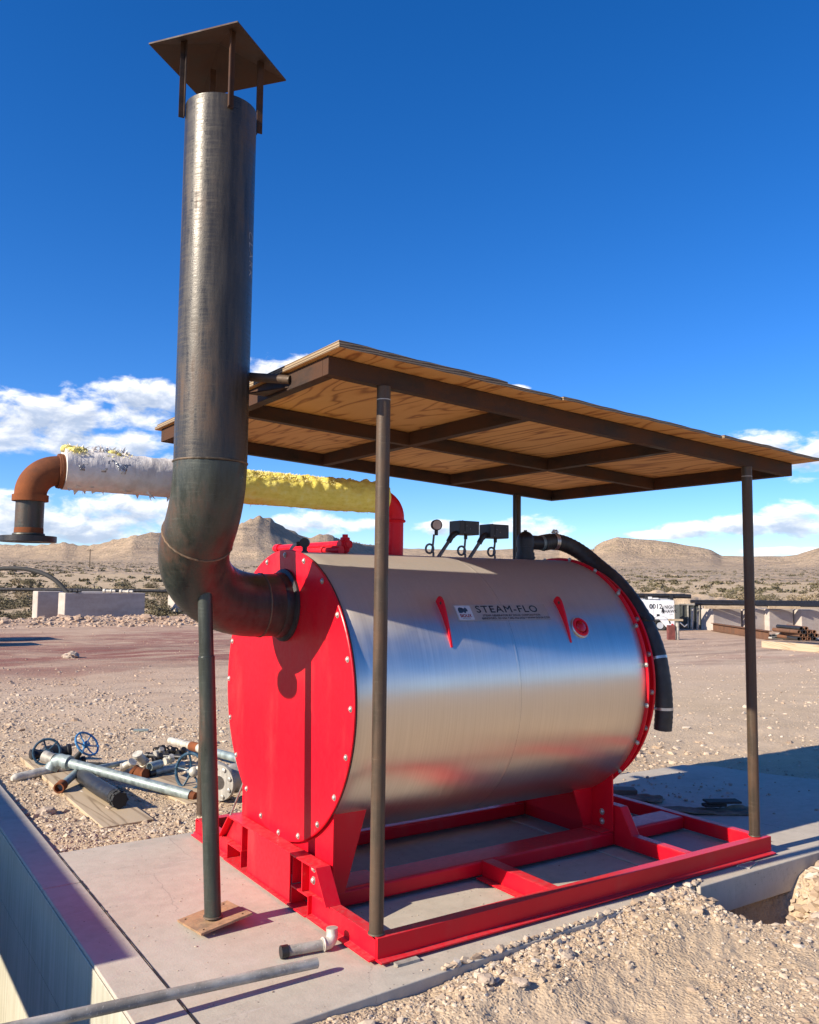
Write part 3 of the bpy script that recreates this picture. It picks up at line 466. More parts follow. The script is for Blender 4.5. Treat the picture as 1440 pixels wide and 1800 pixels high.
def bolt(r,name='bolt',m='chrome_bolt'):
    q=MB().lathe([(r*1.5,0),(r*1.5,.003),(r,.0031),(r,r*.75),(r*.8,r*.98),(r*.35,r*1.1)],(0,0,0),(-1,0,0),14); return q
repeat(bolt(.0125).build('bolt','chrome_bolt',ef,origin=(0,0,0)),[(.0178,.588,.221),(.0178,.592,.165),(.0178,1.394,.221),(.0178,1.390,.168)],ef)
# steel shims under the rails
tag(MB().box(.06,.17,-.062,-.018,.0,.0115).build('shim_plate','dull_pipe',origin=(.11,-.04,0)),'small steel shim under the near front corner of the red skid','shim')
tag(MB().obox((2.40,-.045,.0095),(.13,.07,.006),.3).build('shim_plate','dull_pipe',origin=(2.4,-.045,.006)),'flat steel shim under the right end of the near skid rail','shim')
# ------------------------------------------------------------------ boiler
YC,ZC,RB=1.05,.98,.73
bo=thing('steam_boiler','horizontal stainless steel steam boiler with red round end plates','boiler',(1.04,1.05,.25))
bev=[(RB-.004,0),(RB,.004),(RB,1.931),(RB-.004,1.935)]
sh=MB().lathe([(RB-.002,0)]+[(RB,.003+1.929*i/24) for i in range(25)]+[(RB-.002,1.935)],(.075,YC,ZC),(1,0,0),160).build('shell','stainless',bo)
MB().lathe([(RB+.0003,0),(RB+.0009,.001),(RB+.0009,.011),(RB+.0003,.012)],(1.045,YC,ZC),(1,0,0),160).build('seam_band','stainless',sh)
MB().lathe([(RB-.002,0),(RB+.0002,.0003),(RB+.0002,.0010),(RB-.002,.0013)],(1.0585,YC,ZC),(1,0,0),160).build('seam_line','gasket',sh)
MB().lathe([(RB+.002,0),(RB+.006,.002),(RB+.006,.007),(RB+.002,.009)],(.0675,YC,ZC),(1,0,0),128).build('gasket','gasket',bo)
ep=MB().lathe([(.736,.0),(.740,.003),(.740,.010),(.736,.013)],(.054,YC,ZC),(1,0,0),128).build('end_plate','red_paint',bo)
pts=[(.0538,YC-.712*math.cos(R(18*k)),ZC+.712*math.sin(R(18*k))) for k in range(20)]
repeat(bolt(.0098).build('bolt','chrome_bolt',ep,origin=(0,0,0)),pts,ep)
rf=MB().lathe([(.742,0),(.747,.003),(.747,.011),(.742,.014)],(2.0105,YC,ZC),(1,0,0),128).build('rear_flange','red_paint',bo)
pts=[(2.010,YC-.742*math.cos(R(18*k+9)),ZC+.742*math.sin(R(18*k+9))) for k in range(20)]
repeat(bolt(.009).build('bolt','chrome_bolt',rf,origin=(0,0,0)),pts,rf)
br=MB().lathe([(.66,0),(.66,.068),(.714,.069),(.716,.072),(.716,.083),(.712,.086)],(2.0255,YC,ZC),(1,0,0),96).build('burner_door','red_paint',bo)
pts=[(2.0945,YC-.70*math.cos(R(d)),ZC+.70*math.sin(R(d))) for d in(-22,-4,14,32,50,68)]
repeat(bolt(.011).build('bolt','chrome_bolt',br,origin=(0,0,0)),pts,br)
sd=MB().prism([(.0765,.520,.101),(.0765,.520,.52),(.0765,1.58,.52),(.0765,1.58,.101)],(.011,0,0)).prism([(.0885,.530,.103),(.0885,.530,.56),(.29,.530,.56),(.15,.530,.103)],(0,.012,0)).prism([(.0885,1.558,.103),(.0885,1.558,.56),(.29,1.558,.56),(.15,1.558,.103)],(0,.012,0)); sd.build('saddle','red_paint',bo,bevel=.0015)
sd=MB().prism([(1.985,.565,.101),(1.985,.565,.54),(1.985,1.535,.54),(1.985,1.535,.101)],(.012,0,0)).prism([(1.9845,.742,.103),(1.9845,.742,.50),(1.76,.742,.50),(1.92,.742,.103)],(0,-.014,0)).prism([(1.9845,1.36,.103),(1.9845,1.36,.50),(1.76,1.36,.50),(1.92,1.36,.103)],(0,-.014,0)).box(1.90,1.9845,.57,.727,.0985,.108); sd=sd.build('saddle','red_paint',bo,bevel=.0015)
repeat(bolt(.0125).build('bolt','chrome_bolt',sd,origin=(0,0,0)),[(1.9845,.645,.20),(1.9845,.645,.145)],sd)
def onb(x,th,h=0.): return Vector((x,YC-(RB+h)*math.cos(R(th)),ZC+(RB+h)*math.sin(R(th))))
for x in(.636,1.452):                     # lifting lugs: wedge plates standing out from the shell
    poly=[onb(x,t,-.004) for t in(41,36,30,25,20.5)]+[onb(x,20.5,.003),onb(x,24,.009),onb(x,28,.018),onb(x,32,.029),onb(x,36,.041),onb(x,38.5,.048),onb(x,40.4,.047),onb(x,41.3,.039),onb(x,41.5,.02)]
    lg=MB().prism(poly,(.012,0,0)).build('lifting_lug','red_paint',bo,bevel=.002)
    c=onb(x-.0008,38.4,.030); MB().cyl(c,c+Vector((.0136,0,0)),.008,14).build('dark_lug_disc','gasket',lg)  # solid dark disc, its colour stands for the shade in a hole
nrm=(onb(0,27.5)-onb(0,27.5,-1)).normalized(); c=onb(1.560,27.3)
sp=MB().lathe([(.056,-.01),(.056,.010),(.050,.016),(.040,.016),(.038,.008),(.030,.008)],c,nrm,28).build('sight_port','red_paint',bo); MB().ring(c+nrm*.004,nrm,.057,.006,36,8).build('trim_ring','clamp',sp); MB().lathe([(.036,.0082),(.030,.017),(.015,.022),(.004,.0232)],c,nrm,24).build('lens','red_glass',sp)
# nameplate: panel, emblem and lettering laid on the curved shell
def wrap(vs,x0,th0,h): return [onb(x0+v[0],th0+math.degrees(v[1]/RB),h+v[2]) for v in vs]
def panel(x0,x1,t0,t1,h,skew=0.,k=10):
    q=MB(); vs=[]
    for i in range(k+1):
        t=t0+(t1-t0)*i/k; sx=skew*(1-i/k); vs+=[onb(x0+sx,t,h),onb(x1+sx,t,h)]
    return q.add(vs,[(2*i,2*i+1,2*i+3,2*i+2) for i in range(k)])
npl=panel(.728,1.365,31.3,39.2,.0012).build('nameplate','decal',bo)
badge=panel(.738,.838,31.9,38.7,.002).build('emblem','decal_white',npl)
def lett(txt,size,x0,th0,m,h,bold=0.,sp=1.,wx=1.,align='LEFT',parent=npl):
    vs,fs=text_geo(txt,size,0,0,sp,align,wx); q=MB()                    # strokes thickened by small shifted repeats
    for i,(a,b) in enumerate(((0,0),(1,0),(-1,0),(0,1),(0,-1)) if bold else ((0,0),)): q.add(wrap([(v[0]+a*bold,v[1]+b*bold,v[2]) for v in vs],x0,th0,h+i*.00004),fs)
    q.build('lettering',m,parent,smooth=0)
lett('STEAM-FLO',.0615,.867,35.2,'pale_ink',.0020,.0030,1.16,1.22); lett('STEAM-FLO',.0615,.867,35.2,'ink',.0026,.0012,1.16,1.22)
lett('STEAM GENERATOR BY SIOUX CORPORATION',.0165,1.10,33.35,'ink',.002,.0003,1.05,1.1,'CENTER'); lett('BERESFORD, SD USA * 605-763-3333 * WWW.SIOUX.COM',.0165,1.125,32.0,'ink',.002,.0003,1.05,1.08,'CENTER')
lett('SIOUX',.024,.788,33.2,'red_ink',.0026,.001,1.,1.05,'CENTER',badge); lett('CORPORATION',.0075,.788,32.5,'ink',.0026,0,1.,1.,'CENTER',badge)
bis=[(-.036,.0),(-.036,.018),(-.030,.030),(-.018,.034),(-.004,.031),(.004,.024),(.008,.030),(.016,.033),(.022,.026),(.026,.014),(.020,.006),(.014,.010),(.010,.0),(.002,-.003),(-.006,.006),(-.012,.0),(-.024,-.002)]
MB().add(wrap([(a,b,0) for a,b in bis],.787,35.2,.0026),[tuple(range(len(bis)))]).build('buffalo_mark','dark_blue_paint',badge,smooth=0)
# fittings along the top
def siphon(x,y,z0,z1,parent,side=-1):
    pts=[(x,y,z0),(x,y,z0+.03)]+[(x+side*.026*(1-math.cos(R(a))),y+.008*(a/360),z0+.055+.026*math.sin(R(a))) for a in range(-40,321,20)]+[(x+.002,y+.01,z0+.07),(x+.003,y,z1)]
    return MB().tube(bez(pts,3),.0065,8).build('siphon_tube','grey_conduit',parent)
pg=MB().cyl((1.035,1.06,1.897),(1.020,1.025,1.895),.031,24).ring((1.020,1.025,1.895),(-.4,-.92,-.02),.029,.004,28,6).cyl((1.03,1.045,1.872),(1.03,1.045,1.835),.011,10).build('pressure_gauge','black_plastic',bo)
MB().cyl((1.0205,1.0265,1.895),(1.0175,1.0192,1.8948),.0265,24).build('dial','gauge_face',pg); siphon(1.014,1.05,1.70,1.84,pg)
for x0,x1,z0,z1,xb,zb in((1.166,1.312,1.845,1.928,1.243,1.70),(1.398,1.546,1.833,1.918,1.475,1.695)):
    bx=MB().box(x0,x1,.99,1.10,z0,z1).build('pressure_switch','dark_box',bo,bevel=.004)
    MB().box(x0+.036,x1-.004,.9865,.9897,z0+.004,z1-.004).build('cover','dark_box',bx,bevel=.001)
    sc=MB()
    for a,b in((.5,.42),(.32,.62),(.85,.8),(.2,.15)): sc.cyl((x0+(x1-x0)*a,.9866,z0+(z1-z0)*b),(x0+(x1-x0)*a,.9845,z0+(z1-z0)*b),.004,8)
    sc.cyl((xb-.02,1.04,z1),(xb-.02,1.04,z1+.006),.004,8).build('screw','grey_conduit',bx,smooth=35)
    siphon(xb,1.04,1.695,z0,bx); MB().cyl((xb+.003,1.04,z0+.001),(xb+.003,1.04,z0-.025),.011,10).build('nipple','black_iron',bx)
    cd2=MB().tube(bez([(x0-.135,1.03,1.70),(x0-.075,1.03,1.775),(x0-.04,1.03,1.82)],4),.011,10).build('conduit','grey_conduit',bx)
    MB().tube(bez([(x0-.055,1.03,1.80),(x0-.035,1.03,1.83),(x0-.018,1.03,1.845),(x0-.001,1.03,1.853)],4),[.017]*5+[.019]*4+[.017]*4,12).build('elbow_fitting','black_plastic',cd2)
rv=MB().cyl((.42,1.06,1.700),(.42,1.06,1.73),.018,12).lathe([(.022,0),(.026,.004),(.026,.014),(.030,.022),(.036,.034),(.036,.05),(.03,.062),(.027,.068),(.027,.08),(.020,.082),(.016,.083),(.016,.098)],(.42,1.06,1.718),(0,0,1),18)
rv.cyl((.42,1.03,1.762),(.42,1.10,1.762),.024,16).cyl((.42,1.02,1.762),(.42,1.03,1.762),.017,6).cyl((.385,1.06,1.762),(.455,1.06,1.762),.022,16).cyl((.42,1.098,1.762),(.42,1.90,1.762),.0215,18).cyl((.42,1.885,1.762),(.42,1.935,1.762),.028,18).cyl((.42,1.935,1.762),(.42,1.965,1.762),.019,6).build('relief_manifold','red_paint',bo,bevel=0)
MB().cyl((.36,1.03,1.727),(.27,1.42,1.727),.014,12).cyl((.352,1.065,1.727),(.366,1.005,1.727),.024,14).cyl((.333,1.145,1.727),(.328,1.165,1.727),.020,14).cyl((.36,1.03,1.69),(.36,1.03,1.728),.013,10).build('drain_valve','red_paint',bo)
pb=MB().cyl((.178,1.065,1.761),(.150,1.022,1.759),.026,20).cyl((.165,1.045,1.70),(.165,1.045,1.745),.013,12).cyl((.165,1.045,1.699),(.165,1.045,1.716),.019,8).cyl((.16,1.05,1.757),(.125,1.065,1.752),.013,12).build('flow_sensor','black_plastic',bo)
MB().tube(bez([(.128,1.064,1.752),(.108,1.066,1.742),(.094,1.066,1.722),(.086,1.066,1.69)],5),.0085,10).build('conduit','light_conduit',pb)
rt=MB().cyl((1.735,1.05,1.69),(1.735,1.05,1.755),.058,20).cyl((1.735,1.05,1.715),(1.735,1.05,1.728),.064,20).cyl((1.735,1.05,1.744),(1.735,1.05,1.80),.052,20).cyl((1.735,1.05,1.79),(1.735,1.05,1.83),.057,20).ball((1.735,1.05,1.835),.055,20).cyl((1.735,1.05,1.82),(1.865,1.05,1.82),.046,20).cyl((1.735,1.05,1.88),(1.735,1.05,1.897),.012,6).build('relief_tee','black_iron',bo)
# ------------------------------------------------------------------ chimney
ch=thing('exhaust_chimney','tall dark steel chimney with pyramid rain cap and elbow into red end plate','chimney',(-.40,.74,0))
SX,SY,RS,RE=-.545,.593,.162,.457
MB().pipe((SX,SY,2.080),(SX,SY,3.722),RS,RS-.009,64).build('stack_pipe','mill_steel',ch)
d1=Vector((0,.70711,-.70711)); X1=Vector((1,0,0)); c1=Vector((SX,SY+RE,2.076)); pe=c1+RE*Vector((0,-math.cos(R(45)),-math.sin(R(45))))
p1=arc(c1,(0,-1,0),(0,0,-1),RE,0,45,12); c2=pe+RE*X1; p2=arc(c2,-X1,d1,RE,0,90,22)
eb=MB().tube(p1+p2[1:]+[(.045,p2[-1].y,p2[-1].z)],RS,56).build('elbow','elbow_steel',ch)
for pt,ax in((Vector((SX,SY,2.078)),Vector((0,0,1))),(pe,d1),(p2[-1],X1)):
    x=ax.orthogonal().normalized(); y=ax.cross(x); MB().tube([pt+(x*math.cos(2*math.pi*i/96)+y*math.sin(2*math.pi*i/96))*(RS-.001+.0012*math.sin(i*1.9)+.0008*math.sin(i*4.7)) for i in range(96)],.0055,7,closed=True).build('weld_bead','weld_metal',eb)
PO=p2[-1]; OUT=(PO.y,PO.z)
MB().lathe([(RS+.001,-.03),(RS+.006,-.02),(RS+.008,.006),(RS+.026,.014),(RS+.028,.026)],(.026,PO.y,PO.z),(1,0,0),48).build('collar','black_iron',ch)
# rain cap
cc=Vector((SX,SY+.035,0)); cs=[Vector((-.862,.691,3.985)),Vector((-.590,.313,3.985)),Vector((-.222,.592,3.985)),Vector((-.515,.975,3.985))]
ap=(cs[0]+cs[1]+cs[2]+cs[3])/4+Vector((0,0,.095)); q=MB(); up=Vector((0,0,.007))
q.add(cs+[ap]+[k+up for k in cs]+[ap+up],[(0,4,1),(1,4,2),(2,4,3),(3,4,0),(5,6,9),(6,7,9),(7,8,9),(8,5,9)]+[(i,(i+1)%4,5+(i+1)%4,5+i) for i in range(4)])
cp=q.build('rain_cap','cap_steel',ch,smooth=0)
for i in range(4):
    a=cs[i]-ap; a.z=0; a.normalize(); b=Vector((SX,SY,0))+a*(RS+.004); t=Vector((-a.y,a.x,0)); z0,z1=3.655,4.02
    st=MB().prism([b-t*.013+Vector((0,0,z0)),b+t*.013+Vector((0,0,z0)),b+t*.013+a*.005+Vector((0,0,z0)),b-t*.008+a*.005+Vector((0,0,z0)),b-t*.008+a*.026+Vector((0,0,z0)),b-t*.013+a*.026+Vector((0,0,z0))],(0,0,z1-z0)); st.build('strut','frame_steel',cp,smooth=0)
# supporting leg and its base plate
LX,LY=-.405,.735
lb,lt=Vector((LX-.010,LY,.040)),Vector((-.480,.790,1.520)); lm=lb.lerp(lt,.785)
lg=MB().cyl(lb,lm,.0375,28).cyl(lm-(lt-lb)*.004,lt,.0335,28).ring(lm,lt-lb,.034,.004,24,6).build('support_leg','elbow_steel',ch)
def holed_plate(w,l,t,holes,hr):
    cu=bpy.data.curves.new('base_plate','CURVE'); cu.dimensions='2D'; cu.fill_mode='BOTH'; cu.extrude=t/2
    def sp(P):
        s=cu.splines.new('POLY'); s.points.add(len(P)-1); s.use_cyclic_u=True
        for a,b in zip(s.points,P): a.co=(b[0],b[1],0,1)
    sp([(-w/2,-l/2),(w/2,-l/2),(w/2,l/2),(-w/2,l/2)])
    for h in holes: sp([(h[0]+hr*math.cos(2*math.pi*i/16),h[1]+hr*math.sin(2*math.pi*i/16)) for i in range(16)])
    o=bpy.data.objects.new('base_plate',cu); COL.objects.link(o); dg=bpy.context.evaluated_depsgraph_get(); dg.update(); me=bpy.data.meshes.new_from_object(o.evaluated_get(dg)); vs=[v.co.copy() for v in me.vertices]; fs=[tuple(p.vertices) for p in me.polygons]
    bpy.data.objects.remove(o); bpy.data.curves.remove(cu); bpy.data.meshes.remove(me); return vs,fs
vs,fs=holed_plate(.25,.25,.010,[(-.095,-.095),(.095,-.095),(.095,.095),(-.095,.095)],.008)
Mt=Matrix.Translation((-.398,.755,.030))@Matrix.Rotation(R(5),4,'Z')@Matrix.Rotation(R(-7.5),4,'Y')@Matrix.Rotation(R(-4),4,'X')
bp=MB().add([Mt@v for v in vs],fs).build('base_plate','rust_plate',ch,smooth=0)
MB().ring((LX-.010,LY,.046),(0,0,1),.039,.005,28,6).build('weld_bead','weld_metal',bp)
# chalked word down the shaded side of the stack
vs,fs=text_geo('CLARK',.062,0,-.0012,1.25,'LEFT',.95)
q=[]
for x,y,z in vs:
    a=R(57)+(y+.012*math.sin(x*9))/RS; k_=(RS+.0012); q.append((SX+k_*(-.355*math.cos(a)+.935*math.sin(a)),SY+k_*(-.935*math.cos(a)-.355*math.sin(a)),3.135-x))
MB().add(q,fs).build('chalk_word','chalk',ch,smooth=0)
# ------------------------------------------------------------------ canopy
ca=thing('plywood_canopy','steel framed canopy with plywood roof on four pipe posts over the boiler','canopy',(1.35,1.05,.105))
SL=-.0492; zb=lambda x: 2.413+SL*(x+.26)
def longb(y0,y1,x0,x1,dz=0.,h=.08): return MB().prism([(x0,y0,zb(x0)+dz),(x1,y0,zb(x1)+dz),(x1,y0,zb(x1)+h),(x0,y0,zb(x0)+h)],(0,y1-y0,0))
for y0,y1 in((.030,.080),(2.155,2.205)): longb(y0,y1,-.262,3.057).build('long_beam','frame_steel',ca,bevel=.003)
longb(1.085,1.135,-.211,3.006,.004,.078).build('long_beam','frame_steel',ca,bevel=.003)
for x0,dz in((-.262,0),(.855,.003),(1.955,.003),(3.007,0)):
    for a,b in(((.081,1.0842),(1.1358,2.154)) if dz else ((.081,2.154),)): MB().prism([(x0,a,zb(x0)+dz),(x0+.05,a,zb(x0+.05)+dz),(x0+.05,a,zb(x0+.05)+.0795),(x0,a,zb(x0)+.0795)],(0,b-a,0)).build('cross_beam','frame_steel',ca,bevel=.003)
for x,y,zt in((.022,.045,None),(2.622,.055,None),(.060,2.165,None),(2.64,2.165,None)):
    zt=zb(x)+.002; po=MB().cyl((x,y,.1055),(x,y,zt),.0302,28).build('post','post_steel',ca)
    MB().ring((x,y,.109),(0,0,1),.031,.005,24,6).build('weld_bead','weld_metal',po)
    if y<.1: MB().cyl((x,y,zt-.060),(x,y,zt-.056),.0308,28).build('weld_bead','dull_pipe',po)
def sheet(x0,x1,y0,y1,off,t,k,warp,seed):
    nx,ny=14,16; vs=[];q=MB()
    for top in(0,1):
        for i in range(nx+1):
            for j in range(ny+1):
                x=x0+(x1-x0)*i/nx; y=y0+(y1-y0)*j/ny; e=max(0,(.03-y)/.14); w=warp*e*e*(math.sin(3.1*i/nx*math.pi+seed)*.5+.3)
                if j==0: y+=.004*math.sin(i*2.3+seed)
                vs.append((x,y,zb(x)+.081+off+t*top+w))
    m=(nx+1)*(ny+1); id_=lambda a,i,j:a*m+i*(ny+1)+j; fs=[]
    for i in range(nx):
        for j in range(ny): fs+=[(id_(0,i,j),id_(0,i,j+1),id_(0,i+1,j+1),id_(0,i+1,j)),(id_(1,i,j),id_(1,i+1,j),id_(1,i+1,j+1),id_(1,i,j+1))]
    for i in range(nx):
        for j in(0,ny): fs.append((id_(0,i,j),id_(0,i+1,j),id_(1,i+1,j),id_(1,i,j)))
    for j in range(ny):
        for i in(0,nx): fs.append((id_(0,i,j),id_(0,i,j+1),id_(1,i,j+1),id_(1,i,j)))
    o=q.add(vs,fs).build('plywood_sheet','plywood',ca,smooth=25); me=o.data; me.materials.append(MATS['ply_top']); me.materials.append(MATS['ply_edge'])
    for p in me.polygons: p.material_index=1 if p.normal.z>.7 else (0 if p.normal.z<-.7 else 2)
    return o
sheet(-.285,.940,-.105,2.265,0,.017,0,.0,.4); sheet(.945,2.150,-.115,2.262,.0005,.017,0,.0025,1.9); sheet(2.155,3.100,-.130,2.255,.001,.017,0,.003,3.4)
sheet(-.275,.62,-.085,2.25,.0185,.015,0,.004,.8)
MB().tube([(SX+.155,.56,2.487),(-.262,.385,2.457)],.0205,18).build('brace','post_steel',ca); MB().prism([(-.2635,.40,2.425),(-.2635,.64,2.425),(-.36,.64,2.425)],(0,0,.006)).build('gusset','frame_steel',ca)
tag(MB().cyl((2.563,2.11,.15),(2.563,2.11,2.27),.0135,14).build('conduit_pipe','black_iron',origin=(2.563,2.11,.1)),'thin dark conduit standing beside the far right canopy post','conduit')
# ------------------------------------------------------------------ steam pipe
stp=thing('steam_pipe','insulated steam pipe from red riser on the boiler to a rusty elbow','pipe',(.754,1.05,1.70))
PZ=2.03; MB().cyl((.740,1.05,1.69),(.740,1.05,1.905),.050,32).build('riser','red_paint',stp)
MB().tube([(.740,1.05,1.90)]+arc((.630,1.05,1.92),(1,0,0),(0,0,1),.11,0,90,12)+[(.60,1.05,2.03)],.054,32).ring((.740,1.05,1.905),(0,0,1),.054,.009,32,8).build('elbow','red_paint',stp)
def fuzzy(x0,x1,r,amp,name,m,seed,flat=0.,nx=90,nt=44):
    q=MB(); vs=[];fs=[]
    xs=np.linspace(x0,x1,nx)
    for i,x in enumerate(xs):
        zc=2.030+(.66-x)*.0075-flat*.012*math.sin(x*2.1)
        for j in range(nt):
            a=2*math.pi*j/nt; up=max(0,math.sin(a)); d=amp*(fbm(np.array([x*26+seed]),np.array([a*3.2]),4,5)[0]-.5)*(.5+1.8*up)+.010*(fbm(np.array([x*3]),np.array([a*.7+seed]),2,8)[0]-.5)
            rr=r+d; vs.append((x,1.05+rr*math.cos(a),zc+rr*math.sin(a)*(1-.03*flat)))
    for i in range(nx-1):
        for j in range(nt): fs.append((i*nt+j,i*nt+(j+1)%nt,(i+1)*nt+(j+1)%nt,(i+1)*nt+j))
    fs+=[tuple(range(nt))[::-1],tuple((nx-1)*nt+j for j in range(nt))]
    return q.add(vs,fs).build(name,m,stp,smooth=60)
fy=fuzzy(.655,-.36,.086,.021,'yellow_insulation','insulation',3.1,0,130)
def tufts(k,x0,x1,r,lmin,lmax,a0,a1,name,m,parent,w=.004,curl=.6,flat=0.):
    q=MB()
    for _ in range(k):
        x=random.uniform(x0,x1); a=R(random.uniform(a0,a1)); zc=2.030+(.66-x)*.0075-flat*.012*math.sin(x*2.1); p=Vector((x,1.05+r*math.cos(a),zc+r*math.sin(a))); d=Vector((random.gauss(0,.5),math.cos(a),math.sin(a)+random.gauss(0,.2))).normalized(); L=random.uniform(lmin,lmax); s=Vector((random.gauss(0,1),random.gauss(0,1),random.gauss(0,1))); s=(s-d*s.dot(d)).normalized(); pts=[]
        for t in(0,.4,.75,1): pts.append((p+d*L*t+s*L*curl*t*t,w*(1.15-t)))
        c=d.cross(s).normalized(); b=[]
        for pp,ww in pts: b+=[pp-c*ww,pp+c*ww]
        q.add(b,[(0,1,3,2),(2,3,5,4),(4,5,7,6)])
    o=q.build(name,m,parent,smooth=0); o['kind']='stuff'; return o
tufts(3600,-.34,.40,.084,.003,.009,34,150,'fibres','fluff',fy,.0022,1.6); tufts(60,-.3,.62,.082,.008,.025,215,320,'fibres','insulation',fy,.002,1.)
jk=fuzzy(-.34,-1.075,.0975,.008,'white_jacket','jacket',7.7,1.,90)
fo=fuzzy(-.78,-1.05,.0985,.012,'torn_foil','foil',9.1,0,50); me=fo.data; bm=bmesh.new(); bm.from_mesh(me)
off=base_off(fo)
bmesh.ops.delete(bm,geom=[f for f in bm.faces if (f.calc_center_median()+off).z-2.042<.028+.03*math.sin((f.calc_center_median()+off).x*70)],context='FACES'); bm.to_mesh(me); bm.free()
so=fo.modifiers.new('thick','SOLIDIFY'); so.thickness=.002; so.offset=1
tufts(120,-1.06,-.78,.099,.010,.034,40,120,'torn_strips','jacket',jk,.006,.8,1.);
def lumps(k,x0,x1,a0,a1,r0,r1,rad,m,name,parent):  # m: object name, name: material
    q=MB()
    for _ in range(k):
        x=random.uniform(x0,x1); a=R(random.uniform(a0,a1)); r=random.uniform(r0,r1); c=Vector((x,1.05+rad*math.cos(a),2.030+(.66-x)*.0075-.012*math.sin(x*2.1)+rad*math.sin(a))); b=len(q.v); q.ball(c,r,14,(1.3,1,.85)); sd=random.uniform(0,50)
        for i in range(b,len(q.v)):
            v=Vector(q.v[i])-c; f=.55+.9*fbm(np.array([v.x*55+sd]),np.array([v.y*55+v.z*70]),3,3)[0]; q.v[i]=tuple(c+v*f)
    return q.build(m,name,parent,smooth=80)
o=lumps(13,-1.065,-.985,55,130,.012,.026,.094,'wool_clumps','yellow_wool',jk); o['kind']='stuff'
o=lumps(5,-.90,-.79,70,125,.008,.016,.097,'wool_clumps','yellow_wool',jk); o['kind']='stuff'
tufts(160,-1.07,-.985,.102,.004,.013,45,140,'fibres','fluff',jk,.0035,1.6,1.); tufts(50,-.90,-.78,.097,.004,.012,60,140,'fibres','fluff',jk,.002,1.3,1.)
tufts(26,-1.05,-.4,.089,.012,.03,235,290,'torn_strips','jacket',jk,.012,.5,1.)
re_=MB().tube([(-1.06,1.05,2.043)]+arc((-1.092,1.05,1.928),(0,0,1),(-1,0,0),.115,0,90,14)+[(-1.207,1.05,1.905)],.068,36).ring((-1.088,1.05,2.043),(1,0,0),.070,.011,36,10).cyl((-1.098,1.05,2.043),(-1.075,1.05,2.043),.079,36).cyl((-1.207,1.05,1.925),(-1.207,1.05,1.897),.0765,36).build('rusty_elbow','rust',stp)
dp=MB().cyl((-1.207,1.05,1.90),(-1.207,1.05,1.738),.060,36).ring((-1.207,1.05,1.747),(0,0,1),.061,.008,36,8).build('drop_pipe','elbow_steel',stp); MB().lathe([(.0605,0),(.062,.002),(.0612,.03),(.0602,.036)],(-1.207,1.05,1.742),(0,0,1),36).build('rust_band','rust',dp)
q=MB().pipe((-1.207,1.05,1.741),(-1.207,1.05,1.714),.118,.055,48); fl=q.build('flange','black_iron',stp,bevel=.002)
# ------------------------------------------------------------------ hose
ho=thing('drain_hose','thick black rubber hose arching over the right end of the boiler','hose',(1.9,1.05,1.8))
hp=bez([(1.88,1.05,1.82),(1.97,1.048,1.832),(2.06,1.025,1.818),(2.14,.965,1.765),(2.185,.860,1.675),(2.20,.690,1.553),(2.20,.520,1.375),(2.20,.412,1.185),(2.20,.365,1.00),(2.20,.352,.83),(2.20,.362,.705)],12)
hr_=[.0525+.0013*math.sin(i*2.2) for i in range(len(hp))]; MB().tube(hp,hr_,28).build('hose_tube','rubber',ho)
MB().cyl((1.858,1.05,1.82),(1.945,1.049,1.829),.0475,24).cyl((1.868,1.05,1.821),(1.90,1.05,1.825),.0495,24).build('coupling','galv',ho)
def clamp(i,name='hose_clamp',w=.012,r=.0565,screw=True):
    p=hp[i]; T=(hp[i+1]-hp[i-1]).normalized(); q=MB().cyl(p-T*w/2,p+T*w/2,r,28)
    if screw: u=Vector((0,0,1)); u=(u-T*u.dot(T)).normalized(); s=T.cross(u); q.cyl(p+u*(r+.006)-s*.02,p+u*(r+.006)+s*.02,.007,8).ball(p+u*(r+.014),.011,10)
    return q.build(name,'clamp',ho)
clamp(13); clamp(15)
kk=min(range(len(hp)),key=lambda i:abs(hp[i].z-1.35)); 
q=MB().cyl(hp[kk]-Vector((.0,.02,-.03)),hp[kk]+Vector((0,.02,-.03)),.0575,28); q.build('rubber_band','rubber',ho)
for z,yb in((1.115,.345),(.83,.36)):
    i=min(range(len(hp)),key=lambda i:abs(hp[i].z-z)); p=hp[i]; T=(hp[i+1]-hp[i-1]).normalized(); q=MB().cyl(p-T*.008,p+T*.008,.0545,28).tube([p+Vector((-.045,.012,.0)),(2.11,YC-.69*math.sqrt(max(.02,1-((z-ZC)/.69)**2)),z+.004)],.008,8); q.build('hose_clamp','clamp',ho)
MB().tube([(.085,1.575,.425),(.035,1.715,.135)],.006,8).cyl((.035,1.715,.135),(.030,1.728,.108),.013,10).ball((.085,1.575,.425),.011,8).build('tie_rod','clamp',sk)
# ------------------------------------------------------------------ loose things on the pad
tag(MB().tube([(-3.4,.03,.20),(-1.29,.055,.094),(-.245,.060,.046)],.0205,20).build('grey_rod','dull_pipe',origin=(-.245,.06,0)),'long weathered grey pipe lying across the trench corner in front','pipe')
pn=thing('short_pipe','short dull pipe with pale elbow lying on the pad beside the skid','pipe',(-.19,.25,.0))
MB().cyl((-.300,.268,.026),(-.115,.240,.026),.0215,20).build('tube','dull_pipe',pn); MB().cyl((-.302,.2683,.026),(-.272,.264,.026),.026,20).build('collar','black_iron',pn)
MB().tube([(-.125,.2415,.027)]+[Vector((-.105,.239,.027))+Vector((.034*math.sin(R(a)),.012*(1-math.cos(R(a))),.034*(1-math.cos(R(a))))) for a in range(0,91,15)]+[(-.071,.252,.082)],.0255,18).ring((-.118,.2405,.027),(1,-.1,0),.026,.004,20,6).build('elbow','galv_pale',pn)
